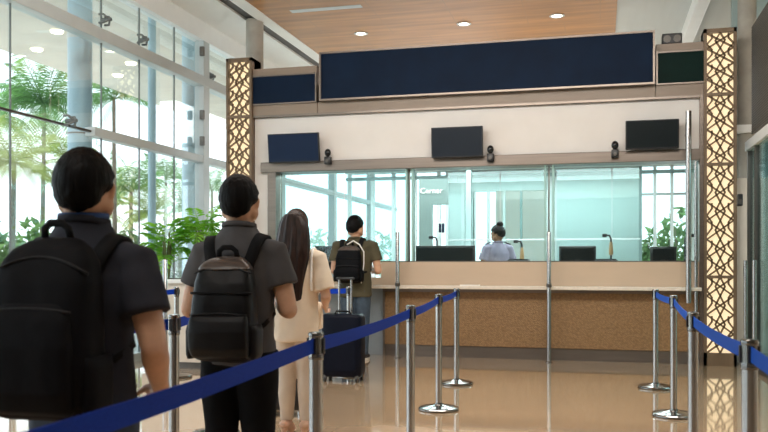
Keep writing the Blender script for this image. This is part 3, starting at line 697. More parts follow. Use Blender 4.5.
# ================================================================== PLANTER AND PLANTS
pl = atZ(196, 279, 10.2)
t = thing('planter_box', 'long white planter by the glazed wall', 'planter', (pl.x, pl.y, 0))
zp = pl.z
MB().bx(-.62, .62, -.2, .2, .08, zp-.05).build('trough', M['cream'], t)
MB().bx(-.65, .65, -.23, .23, zp-.05, zp, bev=.008).build('rim', M['white'], t)
MB().bx(-.6, .6, -.18, .18, zp, zp+.006).build('soil', M['soil'], t)
MB().bx(-.58, .58, -.17, .17, 0, .08).build('plinth', M['darksteel'], t)
def potted(px, ptop, wpx, lb, seed, nf):
    random.seed(seed); Z = 10.2; b = atZ(px, 279, Z); top = atZ(px, ptop, Z).z; h = top-zp; R = wpx*Z/F/2
    t = thing('leafy_plant', lb, 'potted plant', (b.x, pl.y+random.uniform(-.04, .04), zp+.006), 0, 'plants in the white planter')
    lf = MB(); stm = MB()
    for k in range(nf):
        az = 2*PI*k/nf*1.618+random.uniform(-.3, .3); L = R*random.uniform(.6, 1.05); hh = h*random.uniform(.25, .78)
        base = Vector((math.cos(az)*R*.15, math.sin(az)*.05, hh))
        stm.tube([(math.cos(az)*.02, math.sin(az)*.02, 0), base*.6, base], [.012, .009, .006], 6)
        # broad hand-like leaf made of long leaflets
        frond(lf, base, az, L, h*random.uniform(.25, .55), h*random.uniform(.2, .5), R*.50, 8, .25, .17)
    lf.build('fronds', M['plantleaf'], t); stm.build('stems', M['stem'], t)
potted(164, 216, 56, 'bushy green plant in the planter, left one', 3, 30)
potted(200, 207, 52, 'taller green plant in the planter, partly behind the second traveller', 9, 30)
p = atZ(165, 262, 9.6)
t = thing('chrome_pole', 'thin chrome pole standing before the planter', 'pole', (p.x, p.y, 0))
MB().lathe([(.028, 0), (.028, 1.30), (.02, 1.31), (.001, 1.31)], n=16).build('tube', M['chrome'], t, auto=40); MB().lathe([(.13, 0), (.13, .012), (.04, .03), (.028, .03)], n=24).build('foot', M['chrome2'], t, auto=40)

# ================================================================== BARRIER POSTS AND BELTS
HP = 1.0
st0 = None
def stanchion(loc, rz, lb):
    global st0
    if st0 is None:
        st0 = thing('barrier_post', lb, 'barrier post', loc, rz, 'steel belt barrier posts')
        MB().lathe([(.001, 0), (.165, 0), (.175, .006), (.175, .018), (.168, .026), (.12, .036), (.05, .044), (.036, .05), (.034, .06)], n=40).build('base', M['chrome2'], st0, auto=35)
        MB().lathe([(.0275, .045), (.0275, .90)], n=28).build('pole', M['chrome'], st0, auto=35)
        MB().lathe([(.030, .895), (.031, .90), (.031, .915), (.030, .92)], n=28).build('collar', M['chrome2'], st0, auto=35)
        hd = MB().lathe([(.0295, .915), (.0295, .985)], n=28).build('belt_head', M['chrome2'], st0, auto=35)
        mm = MB()
        for a in range(4): mm.box((.0305*math.cos(a*PI/2), .0305*math.sin(a*PI/2), .95), (.010, .022, .062), Matrix.Rotation(a*PI/2, 3, 'Z'), .002)
        mm.build('belt_slot', M['black'], hd)
        MB().lathe([(.030, .985), (.031, .988), (.031, .997), (.027, 1.003), (.001, 1.005)], n=28).build('cap', M['chrome2'], st0, auto=35)
        return st0
    return dup(st0, loc, rz, lb)
def gp(px, Z): r = ray(px, 262); return Vector((r.x*Z, r.y*Z, 0))
ZL = H0*F
P = {}
P['a'] = gp(316, 3.30); P['b'] = gp(410.5, 5.35); P['c'] = gp(438.7, ZL/147.8); P['d'] = gp(456.5, ZL/122)
P['n'] = P['a']+(P['a']-gp(100, 1.76))*-1.45
P['e'] = gp(174, 4.42); P['f'] = gp(216, 6.2); P['g'] = gp(176.5, 9.3); P['h'] = gp(349, 9.5); P['i'] = gp(300, 9.9); P['j'] = gp(40, 4.0); P['k'] = gp(120, 8.6)
P['r1'] = gp(655.6, ZL/126); P['r2'] = gp(673.6, ZL/154); P['r3'] = gp(693, 4.62); P['r4'] = gp(749.5, 3.0); P['r5'] = P['r4']+(P['r4']-P['r3'])*1.0
LB = {'a': 'steel barrier post in front of the woman in beige', 'b': 'tall looking steel barrier post right of the navy suitcase', 'c': 'steel barrier post with round base, before the counter, second from its row end',
      'd': 'steel barrier post ending the left row, nearest the counter', 'e': 'steel barrier post between the two backpack men at left', 'f': 'steel barrier post hidden behind the second traveller',
      'g': 'small far steel barrier post before the planter', 'h': 'steel barrier post behind the navy suitcase', 'i': 'steel barrier post hidden behind the long haired woman',
      'k': 'far steel barrier post behind the first traveller', 'r1': 'steel barrier post ending the right row, nearest the counter', 'r2': 'second steel barrier post of the right row from the counter',
      'r3': 'third steel barrier post of the right row, before the lattice pillar', 'r4': 'nearest visible steel barrier post of the right row, at the right edge'}
for k in ('a', 'b', 'c', 'd', 'e', 'f', 'g', 'h', 'i', 'k', 'r1', 'r2', 'r3', 'r4'):
    stanchion(P[k], 0, LB[k])
def belt(a, b, lb, m='belt', sag=.012, z=.952, w=.056):
    a = P[a]; b = P[b]; d = (b-a).normalized(); a = a+d*.032; b = b-d*.032
    sd = Vector((-d.y, d.x, 0)); n = 14; rings = []
    for i in range(n+1):
        t = i/n; p = a.lerp(b, t); zz = z-sag*4*t*(1-t)
        rings.append([p+sd*s_*.0015+Vector((0, 0, zz+q*w/2)) for s_, q in ((-1, -1), (1, -1), (1, 1), (-1, 1))])
    o = MB().loft(rings).build('barrier_belt', M[m]); tag(o, lb, 'barrier belt', 'blue barrier belts')
belt('n', 'a', 'dark blue belt crossing in front of the two backpack men')
belt('a', 'b', 'blue belt between the post before the woman and the post by the suitcase')
belt('b', 'c', 'blue belt right of the suitcase, second span from the counter end')
belt('c', 'd', 'short blue belt at the counter end of the left row')
belt('e', 'f', 'blue belt running from the left post behind the second traveller')
belt('j', 'e', 'blue belt behind the first traveller at left')
belt('k', 'g', 'far blue belt before the planter')
belt('i', 'h', 'blue belt behind the suitcase handle')
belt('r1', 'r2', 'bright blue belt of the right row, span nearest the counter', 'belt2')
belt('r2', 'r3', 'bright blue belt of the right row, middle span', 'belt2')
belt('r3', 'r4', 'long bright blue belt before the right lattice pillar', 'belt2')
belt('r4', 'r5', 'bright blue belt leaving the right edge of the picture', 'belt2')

# ================================================================== PEOPLE
def hand(mb, wrist, fwd, thumb_side, palm_n, curl=.5, s=1.0):
    """palm of four metacarpals, four unequal bent fingers and a thumb leaving the palm's side"""
    f = Vector(fwd).normalized(); ts = Vector(thumb_side); ts = (ts-f*ts.dot(f)).normalized(); pn = f.cross(ts)
    if pn.dot(Vector(palm_n)) < 0: pn = -pn
    w = Vector(wrist)
    mb.tube([w-f*.03*s, w+f*.02*s], [.027*s, .028*s], 12, dome=True)
    for i, (off, L, r) in enumerate(((.028, .072, .0092), (.009, .082, .0095), (-.010, .075, .0092), (-.027, .058, .0082))):
        k = w+f*(.092-.006*abs(i-1))*s+ts*off*s
        mb.tube([w+ts*off*.5*s+f*.01*s, w+f*.05*s+ts*off*.85*s, k], [.015*s, .0155*s, .0125*s], 10, dome=True)
        p = k; a = curl*.6; pts = [k-f*.005*s]; rr = [r*1.1*s]
        for j, fr_ in enumerate((.45, .32, .23)):
            d = f*math.cos(a)+pn*math.sin(a); p = p+d*L*fr_*s; pts.append(p); rr.append(r*(1-.1*(j+1))*s); a += curl*(.9 if j == 0 else .7)
        mb.tube(pts, rr, 10, dome=True)
    b = w+f*.022*s+ts*.022*s
    d1 = (f*.72+ts*.62+pn*.25).normalized(); d2 = (f*.9+ts*.22+pn*.35).normalized()
    mb.tube([b, b+d1*.04*s, b+d1*.04*s+d2*.032*s, b+d1*.04*s+d2*.058*s], [.016*s, .0125*s, .011*s, .009*s], 10, dome=True)
def head_mb(mb, hs):
    """head with brow, nose, lips, chin and ears; origin at head centre"""
    def cr(d):
        k = 1.0
        if d.y > .3 and d.z < 0: k -= .07*(d.y-.3)*(-d.z)
        return k
    mb.ell((0, -.01, .005), (.076, .096, .100), 24, 18, cr)
    mb.tube([(0, .005, -.035), (0, .022, -.075), (0, .040, -.098)], [.068, .056, .036], 18, dome=True)
    mb.tube([(-.040, .055, -.06), (-.055, .0, -.045)], [.022, .03], 10, dome=True); mb.tube([(.040, .055, -.06), (.055, .0, -.045)], [.022, .03], 10, dome=True)
    mb.tube([(0, .082, .022), (0, .093, -.008), (0, .103, -.030)], [.008, .010, .014], 10, dome=True)      # nose
    mb.ell((-.013, .092, -.034), (.009, .010, .008), 10, 8); mb.ell((.013, .092, -.034), (.009, .010, .008), 10, 8)
    mb.tube([(-.042, .073, .026), (-.018, .086, .028), (.018, .086, .028), (.042, .073, .026)], .009, 8, dome=True)  # brow
    mb.tube([(-.021, .077, -.060), (0, .087, -.057), (.021, .077, -.060)], [.004, .0075, .004], 8, dome=True)
    mb.tube([(-.019, .075, -.068), (0, .084, -.069), (.019, .075, -.068)], [.004, .008, .004], 8, dome=True)
    for s_ in (-1, 1):
        mb.ell((s_*.040, .062, -.026), (.022, .02, .02), 10, 8)                                             # cheek
        mb.tube([(s_*.072, .002, -.035), (s_*.082, -.004, -.012), (s_*.086, -.012, .012), (s_*.080, -.004, .022), (s_*.074, .006, .012)], [.008, .008, .009, .008, .006], 8, dome=True)
        mb.ell((s_*.078, -.002, -.005), (.008, .014, .022), 8, 8)
def sst(a, b, x):
    t = min(1, max(0, (x-a)/(b-a))); return t*t*(3-2*t)
def hair_short(hs):
    def fn(d):
        k = 1.0
        ear = sst(.02, -.22, d.z)*sst(-.62, -.30, d.y)*sst(.25, .5, abs(d.x))
        k -= .15*ear
        face = sst(.30, .52, d.y)*sst(.52, .36, d.z); temple = sst(.40, .60, abs(d.x))*sst(.28, .10, d.z)*sst(.02, .22, d.y)
        k -= .17*max(face, temple*.9)
        k -= .30*sst(-.50, -.98, d.z)*(.45+.55*min(1, abs(d.x)*1.6))
        q = Vector((d.x*8, d.y*8, d.z*3.2))
        tuft = max(0, noise.noise(Vector((d.x*5, d.y*5, d.z*5+3))))
        return k*(1+.022*noise.noise(q)+.018*noise.noise(q*2.7)+.035*tuft*max(0, d.z+.2))
    return MB().ell((0, -.014, .012), (.0885, .110, .115), 80, 60, fn)
def person(label, px, Z, head_deg, H, cfg):
    s = H/1.715
    g = gp(px, Z)
    t = thing('person', label, 'person', (g.x, g.y, cfg.get('z0', 0)), -math.radians(head_deg), None, s)
    fem = cfg.get('fem', False); hs = cfg.get('hs', 1.0); kw = cfg.get('w', 1.0)
    hz = cfg.get('hz', 1.605); hy = cfg.get('hy', 0.0)
    arms = cfg['arms']; shx = cfg.get('shx', .178)*kw; shz = cfg.get('shz', 1.385)
    lean = cfg.get('lean', 0)
    HM = Matrix.Translation((0, hy, hz)) @ Matrix.Rotation(-math.radians(cfg.get('hyaw', 0)), 4, 'Z') @ Matrix.Rotation(-math.radians(cfg.get('hnod', 0)), 4, 'X') @ Matrix.Scale(hs, 4)
    # --- body: one continuous surface
    b = MB()
    tor = [(.80, .13, .10), (.88, .155, .108), (.98, .140, .098), (1.08, .138, .096), (1.2, .155, .104), (1.28, .150, .100), (1.34, .118, .085), (1.39, .080, .068), (1.44, .062, .058)]
    b.loft([ring(z, rx*kw, ry, 0, -.01) for z, rx, ry in tor])
    b.tube([(0, -.02, 1.40), (0, -.018+hy*.5, 1.47), (0, -.012+hy, hz-.06)], [.064, .056, .056*hs], 18, dome=True)
    hb = MB(); head_mb(hb, hs); hb.xform(HM)
    me_ = hb.mesh('h'); b.bm.from_mesh(me_); bpy.data.meshes.remove(me_)
    for sd in (-1, 1):
        A = arms[0] if sd < 0 else arms[1]
        sh = Vector((sd*shx, -.012, shz)); el = Vector((sd*A['el'][0], A['el'][1], A['el'][2])); wr = Vector((sd*A['wr'][0], A['wr'][1], A['wr'][2]))
        k = .86 if fem else 1.0
        b.tube([sh*.7+Vector((0, 0, shz*.3-.04)), sh+Vector((0, 0, -.022)), sh.lerp(el, .3), sh.lerp(el, .7), el], [.042, .052*k, .052*k, .048*k, .043*k], 16, dome=True)
        fw = (wr-el).normalized()
        b.tube([el, el.lerp(wr, .25), el.lerp(wr, .65), wr], [.043*k, .045*k, .036*k, .026*k], 16, dome=True)
        hand(b, wr, A.get('hf', fw), Vector((-sd*A.get('tx', 1), A.get('ty', 0), A.get('tz', .5))), Vector(A.get('pn', (-sd*.3, 0, -1))), A.get('curl', .6), .92 if fem else 1.0)
        lx = cfg.get('legx', .088); fy = cfg.get('stance', 0)*sd
        b.tube([(sd*lx*.95, -.005, .87), (sd*lx, 0, .70), (sd*(lx+.004), fy*.5+.008, .48), (sd*(lx+.004), fy*.8-.012, .36), (sd*(lx+.004), fy-.015, .10)], [.092, .080, .055, .056, .036], 16, dome=True)
        lift = cfg.get('heel', 0)
        b.tube([(sd*(lx+.004), fy-.045, .045+lift), (sd*(lx+.01), fy+.06, .05+lift*.6), (sd*(lx+.018), fy+.15, .03)], [.036, .038, .03], 14, dome=True)
    link('body', remesh(b, .0062, 3, .5, name='body'), cfg.get('skin', M['skin']), t, smooth=True)
    for sd in (-1, 1):
        e = MB().ell((sd*.032, .070, .008), (.0135, .0125, .0125), 14, 10).xform(HM).build('eye', M['paper'], t, smooth=True)
        MB().ell((sd*.032, .080, .008), (.006, .004, .006), 12, 8).xform(HM).build('iris', M['eye'], e, smooth=True)
    # --- shirt
    c = MB(); sh_ = cfg['shirt']; lo = sh_.get('loose', 0.0); hem = sh_['hem']
    tor2 = [(hem, .178+lo, .128+lo), (hem+.03, .180+lo, .130+lo), (.98, .168+lo, .122+lo), (1.08, .166+lo, .120+lo), (1.2, .182+lo*.6, .128+lo*.5), (1.29, .186+lo*.3, .126+lo*.2), (1.35, .165, .112), (1.39, .132, .098), (1.425, .102, .086), (1.455, .082, .076), (1.467, .077, .072)]
    if hem > .97: tor2 = [q for q in tor2 if q[0] >= hem]
    c.loft([ring(z, rx*kw, ry, 0, -.012) for z, rx, ry in tor2])
    for sd in (-1, 1):
        A = arms[0] if sd < 0 else arms[1]
        sh = Vector((sd*shx, -.012, shz)); el = Vector((sd*A['el'][0], A['el'][1], A['el'][2]))
        e = sh.lerp(el, sh_.get('sleeve', .55)); fl = sh_.get('flare', 1.0)
        c.tube([Vector((sd*shx*.45, -.012, shz-.02)), Vector((sd*shx*.8, -.012, shz-.006)), sh+Vector((sd*.004, 0, -.014)), sh.lerp(e, .35), sh.lerp(e, .7), e], [.060, .066, .069, .069, .069*fl, .071*fl], 24, cap=True)
    for q in cfg.get('shirt_extra', []): q(c)
    sm_ = remesh(c, .0085, 8, .5, sh_.get('wr', .006), 8, seed=int(px), name='shirt')
    bvh = BVHTree.FromPolygons([v.co.copy() for v in sm_.vertices], [list(p_.vertices) for p_ in sm_.polygons])
    so_ = link(sh_.get('name', 'shirt'), sm_, sh_['m'], t, smooth=True)
    n = 28
    MB().loft([[Vector((r*.99*math.cos(2*PI*k/n), r*.93*math.sin(2*PI*k/n)-.012-(.008 if math.sin(2*PI*k/n) < 0 else -.012), z+.010*math.sin(2*PI*k/n)*-1)) for k in range(n)] for r, z in ((.078, 1.448), (.083, 1.456), (.080, 1.472), (.072, 1.474), (.066, 1.46))]).build('collar', sh_.get('cm', sh_['m']), so_, smooth=True)
    # --- trousers
    q = MB(); tr = cfg['pants']; lx = cfg.get('legx', .088); k = tr.get('k', 1.0)
    q.loft([ring(z, rx*kw, ry, 0, -.012) for z, rx, ry in ((.80, .165, .118), (.86, .170, .122), (.93, .166, .118), (1.0, .155, .11))])
    for sd in (-1, 1):
        fy = cfg.get('stance', 0)*sd; z1 = tr.get('hem', .07)
        q.tube([(sd*lx*.92, -.012, .86), (sd*lx, -.005, .70), (sd*(lx+.004), fy*.5+.004, .48), (sd*(lx+.004), fy*.8-.012, .34), (sd*(lx+.004), fy-.012, z1)], [.104*k, .096*k, .076*k, .070*k, .060*k*tr.get('ank', 1)], 22, cap=True)
    link('trousers', remesh(q, .0095, 5, .5, tr.get('wr', .005), 9, seed=int(px)+3, name='trousers'), tr['m'], t, smooth=True)
    # --- shoes
    for sd in (-1, 1):
        fy = cfg.get('stance', 0)*sd; X = sd*(lx+.008); sh2 = MB(); lift = cfg.get('heel', 0)
        sh2.tube([(X-.004*sd, fy-.06, .052+lift), (X, fy+.0, .06+lift*.85), (X+.005*sd, fy+.09, .045+lift*.3), (X+.010*sd, fy+.165, .034)], [.043, .045, .044, .034], 16, dome=True, flat=(.85, 1.0))
        so2 = link('shoe', remesh(sh2, .006, 3, name='shoe'), cfg.get('shoe', M['shoe']), t, smooth=True)
        if lift:
            MB().tube([(X-.004*sd, fy-.075, lift+.03), (X-.004*sd, fy-.08, 0)], [.026, .012], 10).build('heel', cfg.get('shoe', M['shoe']), so2)
        else:
            MB().loft([ring(z, .046, .135, X+.003*sd, fy+.052, 24, 2.4) for z in (0, .012, .026)]).build('sole', cfg.get('solem', M['sole']), so2, auto=40)
    # --- hair
    if cfg.get('hair') == 'long':
        hb = MB().ell((0, -.012, .016), (.090, .112, .108), 48, 30, lambda d: (.8 if d.y > .45 and d.z < .5 else 1.0)*(1+.012*noise.noise(d*7)))
        hb.xform(HM)
        rr = []
        for i in range(24):
            f = i/23; z = hz+.075-f*.635
            w_ = (.55+.45*min(1, f*7)**.5)*.100+.038*math.sin(min(1, f*1.8)*PI/2)-.060*max(0, f-.5)**1.2*2; dpt = .080-.035*f
            yc = -.055-.058*min(1, f*2.2)-.012*f
            ring_ = []
            for k_ in range(64):
                a = 2*PI*k_/64; wv = 1+.035*math.sin(a*13+f*3)+.02*math.sin(a*29)
                xx = w_*math.cos(a)*wv; yy = dpt*math.sin(a)*wv
                if math.sin(a) > 0: yy *= .55
                ring_.append(Vector((xx-.012+.010*math.sin(f*6), yc+yy, z+(.012*math.sin(a*9) if i > 20 else 0))))
            rr.append(ring_)
        hb.loft(rr)
        ho = link('hair', remesh(hb, .006, 2, .5, name='hair'), M['hairbrown'], t, smooth=True)
    elif cfg.get('hair') == 'bun':
        hb = hair_short(hs); hb.xform(HM); ho = hb.build('hair', M['hair'], t, smooth=True)
        MB().ell((0, -.075, .112), (.048, .045, .042), 24, 16, lambda d: 1+.05*noise.noise(d*5)).xform(HM).build('bun', M['hair'], ho, smooth=True)
    else:
        hb = hair_short(hs); hb.xform(HM); ho = hb.build('hair', M['hair'], t, smooth=True)
    return t, bvh, s
def strap_path(bvh, x_of, a0, a1, n=26, cz=1.27, off=.004):
    pts, ns = [], []
    for i in range(n+1):
        f = i/n; a = a0+(a1-a0)*f; x = x_of(f)
        d = Vector((0, math.cos(a), math.sin(a))); o = Vector((x, -.01, cz))
        hit = bvh.ray_cast(o+d*.6, -d)
        if hit[0] is None: continue
        nn = hit[1].copy(); nn.x *= .3
        if nn.dot(d) < 0: nn = -nn
        pts.append(hit[0]+nn.normalized()*off); ns.append(nn.normalized())
    # light smoothing
    for _ in range(2):
        pts = [pts[0]]+[(pts[i-1]+pts[i]*2+pts[i+1])/4 for i in range(1, len(pts)-1)]+[pts[-1]]
    return pts, ns
def backpack(person_t, bvh, label, w, z0, z1, dep, m, style, yb=-.14, cx=0.0):
    t = thing('backpack', label, 'backpack', person_t.location, person_t.rotation_euler.z, 'worn backpacks', person_t.scale[0])
    hw = w/2; h = z1-z0
    # main compartment: soft rounded loft
    prof = [(0, .80, .55), (.03, .93, .80), (.10, 1.0, 1.0), (.30, 1.02, 1.08), (.55, .99, 1.0), (.75, .94, .86), (.87, .84, .70), (.94, .70, .56), (.985, .50, .40), (1.0, .30, .2)]
    def body_y(f):                      # rear surface offset at relative height f
        for (f0, _, d0_), (f1, _, d1_) in zip(prof, prof[1:]):
            if f0 <= f <= f1: return yb-dep*(d0_+(d1_-d0_)*(f-f0)/(f1-f0))
        return yb-dep
    b = MB(); b.loft([ring(z0+h*f, hw*kx, dep*ky/2, cx, yb-dep*ky/2, 40, 3.6) for f, kx, ky in prof])
    bm_me = remesh(b, .008, 4, .5, .005, 9, 5, 'main'); link('main_compartment', bm_me, m, t, smooth=True)
    # front pocket
    if style == 1:
        pf = [(.05, .70, .25), (.08, .80, .55), (.18, .84, .75), (.42, .82, .72), (.56, .76, .5), (.62, .64, .3), (.645, .5, .1)]
    else:
        pf = [(.04, .80, .25), (.07, .90, .6), (.14, .94, .8), (.30, .94, .75), (.40, .92, .55), (.45, .88, .3), (.46, .84, .1)]
    fp = MB(); fp.loft([ring(z0+h*f, hw*kx, .035*ky+.012, cx, body_y(f)+.012-.01*ky, 36, 3.6) for f, kx, ky in pf])
    po = link('front_pocket', remesh(fp, .007, 3, .5, .003, 10, 8, 'pocket'), m, t, smooth=True)
    # zips
    def zipline(f, kx, extra, arch=0, r=.004, mm='zip', x0=-1, x1=1):
        pts = []
        for i in range(25):
            u = x0+(x1-x0)*i/24; ff = f+arch*(1-u*u)
            y = body_y(ff)-extra; xx = hw*kx*u
            y += (dep*.5)*(1-(1-abs(u*kx)**3.6)**(1/3.6))*.75
            pts.append((cx+xx, y, z0+h*ff))
        return MB().tube(pts, r, 8)
    zipline(.80 if style == 1 else .84, .93, .002, .09 if style == 1 else .07).build('main_zip', M['zip'], t, smooth=True)
    zipline(.60 if style == 1 else .455, .78 if style == 1 else .9, .012, .02).build('pocket_zip', M['zip'], po, smooth=True)
    if style == 2:
        zipline(.66, .95, .003, 0, .006, 'strap').build('seam_piping', M['strap'], t, smooth=True)
        fl = MB(); fl.loft([ring(z0+h*f, hw*kx, dep*ky/2, cx, yb-dep*ky/2-.004, 40, 3.4) for f, kx, ky in ((.875, .86, .72), (.91, .82, .66), (.95, .70, .56), (.985, .52, .42), (1.005, .32, .24))])
        link('top_panel', remesh(fl, .007, 3, .5, .003, 10, 2, 'flap'), M['flap'], t, smooth=True)
    # side pocket and buckle
    for sg in (-1, 1):
        sp = MB(); sp.loft([ring(z0+h*f, .020*ky+.006, dep*.36, cx+sg*(hw*1.0), yb-dep*.5, 20, 3) for f, ky in ((.04, .4), (.08, .9), (.30, 1), (.36, .5))])
        sp.build('side_pocket', m, t, smooth=True)
    MB().tube([(cx-.045, yb-.03, z1-.012), (cx-.040, yb-.038, z1+.028), (cx-.02, yb-.04, z1+.045), (cx+.02, yb-.04, z1+.045), (cx+.040, yb-.038, z1+.028), (cx+.045, yb-.03, z1-.012)], .010, 10, flat=(.7, 1.3)).build('grab_loop', M['strap'], t, smooth=True)
    for sg in (-1, 1):
        pts, ns = strap_path(bvh, lambda f: cx+sg*(.080+.045*math.sin(min(1, f*1.15)*PI*.9)), PI+.12, -.55, 34)
        MB().ribbon(pts, ns, [.056]*len(pts), .014).build('shoulder_strap', M['strap'], t, smooth=True)
        # lower webbing from strap end round the side to the pack's lower corner
        a = pts[-1]
        q = [a, a+Vector((sg*.03, .0, -.05))]
        for ang in (60, 35, 5, -25, -50):
            an = math.radians(ang); d = Vector((sg*math.cos(an), math.sin(an), 0)); zz = z0+h*.22+(a.z-.05-z0-h*.22)*((ang+60)/130)
            hit = bvh.ray_cast(Vector((cx, -.01, zz))+d*.6, -d)
            if hit[0] is not None: q.append(hit[0]+d*.006)
        q.append(Vector((cx+sg*hw*.93, yb-.01, z0+h*.16)))
        MB().ribbon(q, [Vector((p_.x-cx, p_.y+.01, 0)).normalized() for p_ in q], .024, .004).build('lower_webbing', M['strap'], t, smooth=True)
    return t

down = dict(el=(.262, -.045, 1.075), wr=(.225, .10, .86), hf=(-.05, .45, -.9), tx=1, ty=.6, tz=.1, pn=(-.9, .1, 0), curl=.45)
phone = dict(el=(.262, -.02, 1.075), wr=(.125, .235, 1.09), tx=.4, ty=.1, tz=1, pn=(0, .2, 1), curl=.8)
phone2 = dict(phone, el=(.246, -.02, 1.06))
m1, bv1, s1 = person('man in black navy T-shirt with black backpack and blue lanyard, nearest at left', 86, 2.66, -4, 1.652,
    dict(hs=1.10, w=1.0, hz=1.566, hyaw=-10, arms=(down, dict(el=(.268, -.055, 1.055), wr=(.20, .13, .895), hf=(-.5, .6, -.55), tx=1, ty=.6, tz=.1, pn=(-.9, .1, 0), curl=.5)), shirt=dict(hem=.83, m=M['tee1'], sleeve=.63, flare=1.12, wr=.009),
         pants=dict(m=M['jeans']), shx=.184, shz=1.338))
n = 40
MB().loft([[Vector((r*1.02*math.cos(2*PI*k/n), r*.95*math.sin(2*PI*k/n)-.014, z)) for k in range(n)] for r, z in ((.079, 1.470), (.0815, 1.474), (.0815, 1.484), (.078, 1.488), (.073, 1.480))]).build('lanyard', M['lanyard'], m1, smooth=True)
backpack(m1, bv1, 'large black backpack on the nearest man at left', .345, .845, 1.405, .19, M['pack1'], 1, -.125, -.005)
m2, bv2, s2 = person('man in charcoal T-shirt with glossy black backpack, second in line', 240, 4.0, -6, 1.705,
    dict(hs=1.08, hz=1.572, hyaw=-1, arms=(phone2, phone2), shirt=dict(hem=.80, m=M['tee2'], sleeve=.60, flare=1.1, wr=.008), pants=dict(m=M['blacktrouser'], k=1.06), shx=.172, shz=1.342))
backpack(m2, bv2, 'black backpack with brown grey top on the second man', .295, .83, 1.31, .165, M['pack2'], 2, -.125, -.005)
m4, bv4, s4 = person('woman with long dark hair in beige blouse and cream trousers', 297, 6.1, -4, 1.665,
    dict(fem=True, w=.90, hs=.98, hz=1.60, hyaw=0, hair='long', heel=.055, legx=.072, skin=M['skin2'], arms=(phone, dict(el=(.232, -.03, 1.07), wr=(.17, .19, .98), tx=.4, ty=.1, tz=1, pn=(0, .2, 1), curl=.6)),
         shirt=dict(hem=.73, m=M['blouse'], sleeve=.86, flare=1.12, wr=.009, loose=.012, name='blouse'), pants=dict(m=M['slacks'], k=.93, hem=.13, ank=.9), shx=.185, shz=1.36, shoe=M['skin2']))
pts, ns = strap_path(bv4, lambda f: .135, PI+.95, .3, 30, 1.2, .012)
shb = thing('shoulder_bag', 'pale thin strapped shoulder bag worn by the woman in beige', 'bag', m4.location, m4.rotation_euler.z, None, s4)
MB().ribbon(pts, ns, .018, .007).build('strap', M['whitestrap'], shb, smooth=True)
MB().loft([ring(z, rx, ry, .03, .19, 24, 3.5) for z, rx, ry in ((.80, .10, .02), (.81, .12, .035), (.92, .12, .04), (1.0, .11, .03), (1.01, .10, .02))]).build('pouch', M['blouse'], shb, auto=50)
MB().ribbon([pts[-1], pts[-1]+Vector((.015, .03, -.12)), Vector((.06, .19, 1.0))], [Vector((0, 1, .1))]*3, .018, .005).build('strap_end', M['whitestrap'], shb, smooth=True)
m3, bv3, s3 = person('man in olive shirt and jeans with dark backpack at the counter', 355.5, 10.9, -2, 1.862,
    dict(hs=1.19, w=1.16, hz=1.592, hyaw=12, hnod=8, arms=(phone, dict(el=(.285, -.02, 1.075), wr=(.16, .24, 1.07), tx=.4, ty=.1, tz=1, pn=(0, .2, 1), curl=.8)), shirt=dict(hem=.76, m=M['tee3'], sleeve=.62, flare=1.12, wr=.008), pants=dict(m=M['jeans3'], k=1.05),
         shx=.190, stance=.02, solem=M['sole'], shoe=M['shoe']))
bp3 = backpack(m3, bv3, 'dark backpack with a white strap on the man at the counter', .31, .93, 1.37, .16, M['pack3'], 2, -.125, -.03)
MB().tube([(-.06, -.17, 1.385), (.02, -.175, 1.43), (.09, -.165, 1.385), (.145, -.17, 1.30), (.15, -.19, 1.15), (.12, -.20, .93)], [.008, .008, .008, .007, .006, .005], 8).build('white_strap', M['whitestrap'], bp3, smooth=True)
mo, bvo, so5 = person('officer with hair bun in lilac grey uniform behind the glass', 497.5, 12.2, -26, 1.66,
    dict(fem=True, w=.98, hs=1.12, hz=1.590, hyaw=-30, hnod=16, hair='bun', z0=.15, skin=M['skin3'], arms=(phone, phone), shirt=dict(hem=.95, m=M['uniform'], sleeve=.62, flare=1.05, wr=.006, name='uniform_shirt'), pants=dict(m=M['epaulette']), shx=.178))
for sg in (-1, 1):
    MB().box((sg*.150, -.012, 1.452), (.11, .05, .012), Matrix.Rotation(sg*.36, 3, 'Y'), .004).build('epaulette', M['epaulette'], mo)
MB().box((-.262, -.03, 1.30), (.008, .05, .06), Matrix.Rotation(-.25, 3, 'Y'), .003).build('sleeve_patch', M['whitestrap'], mo)

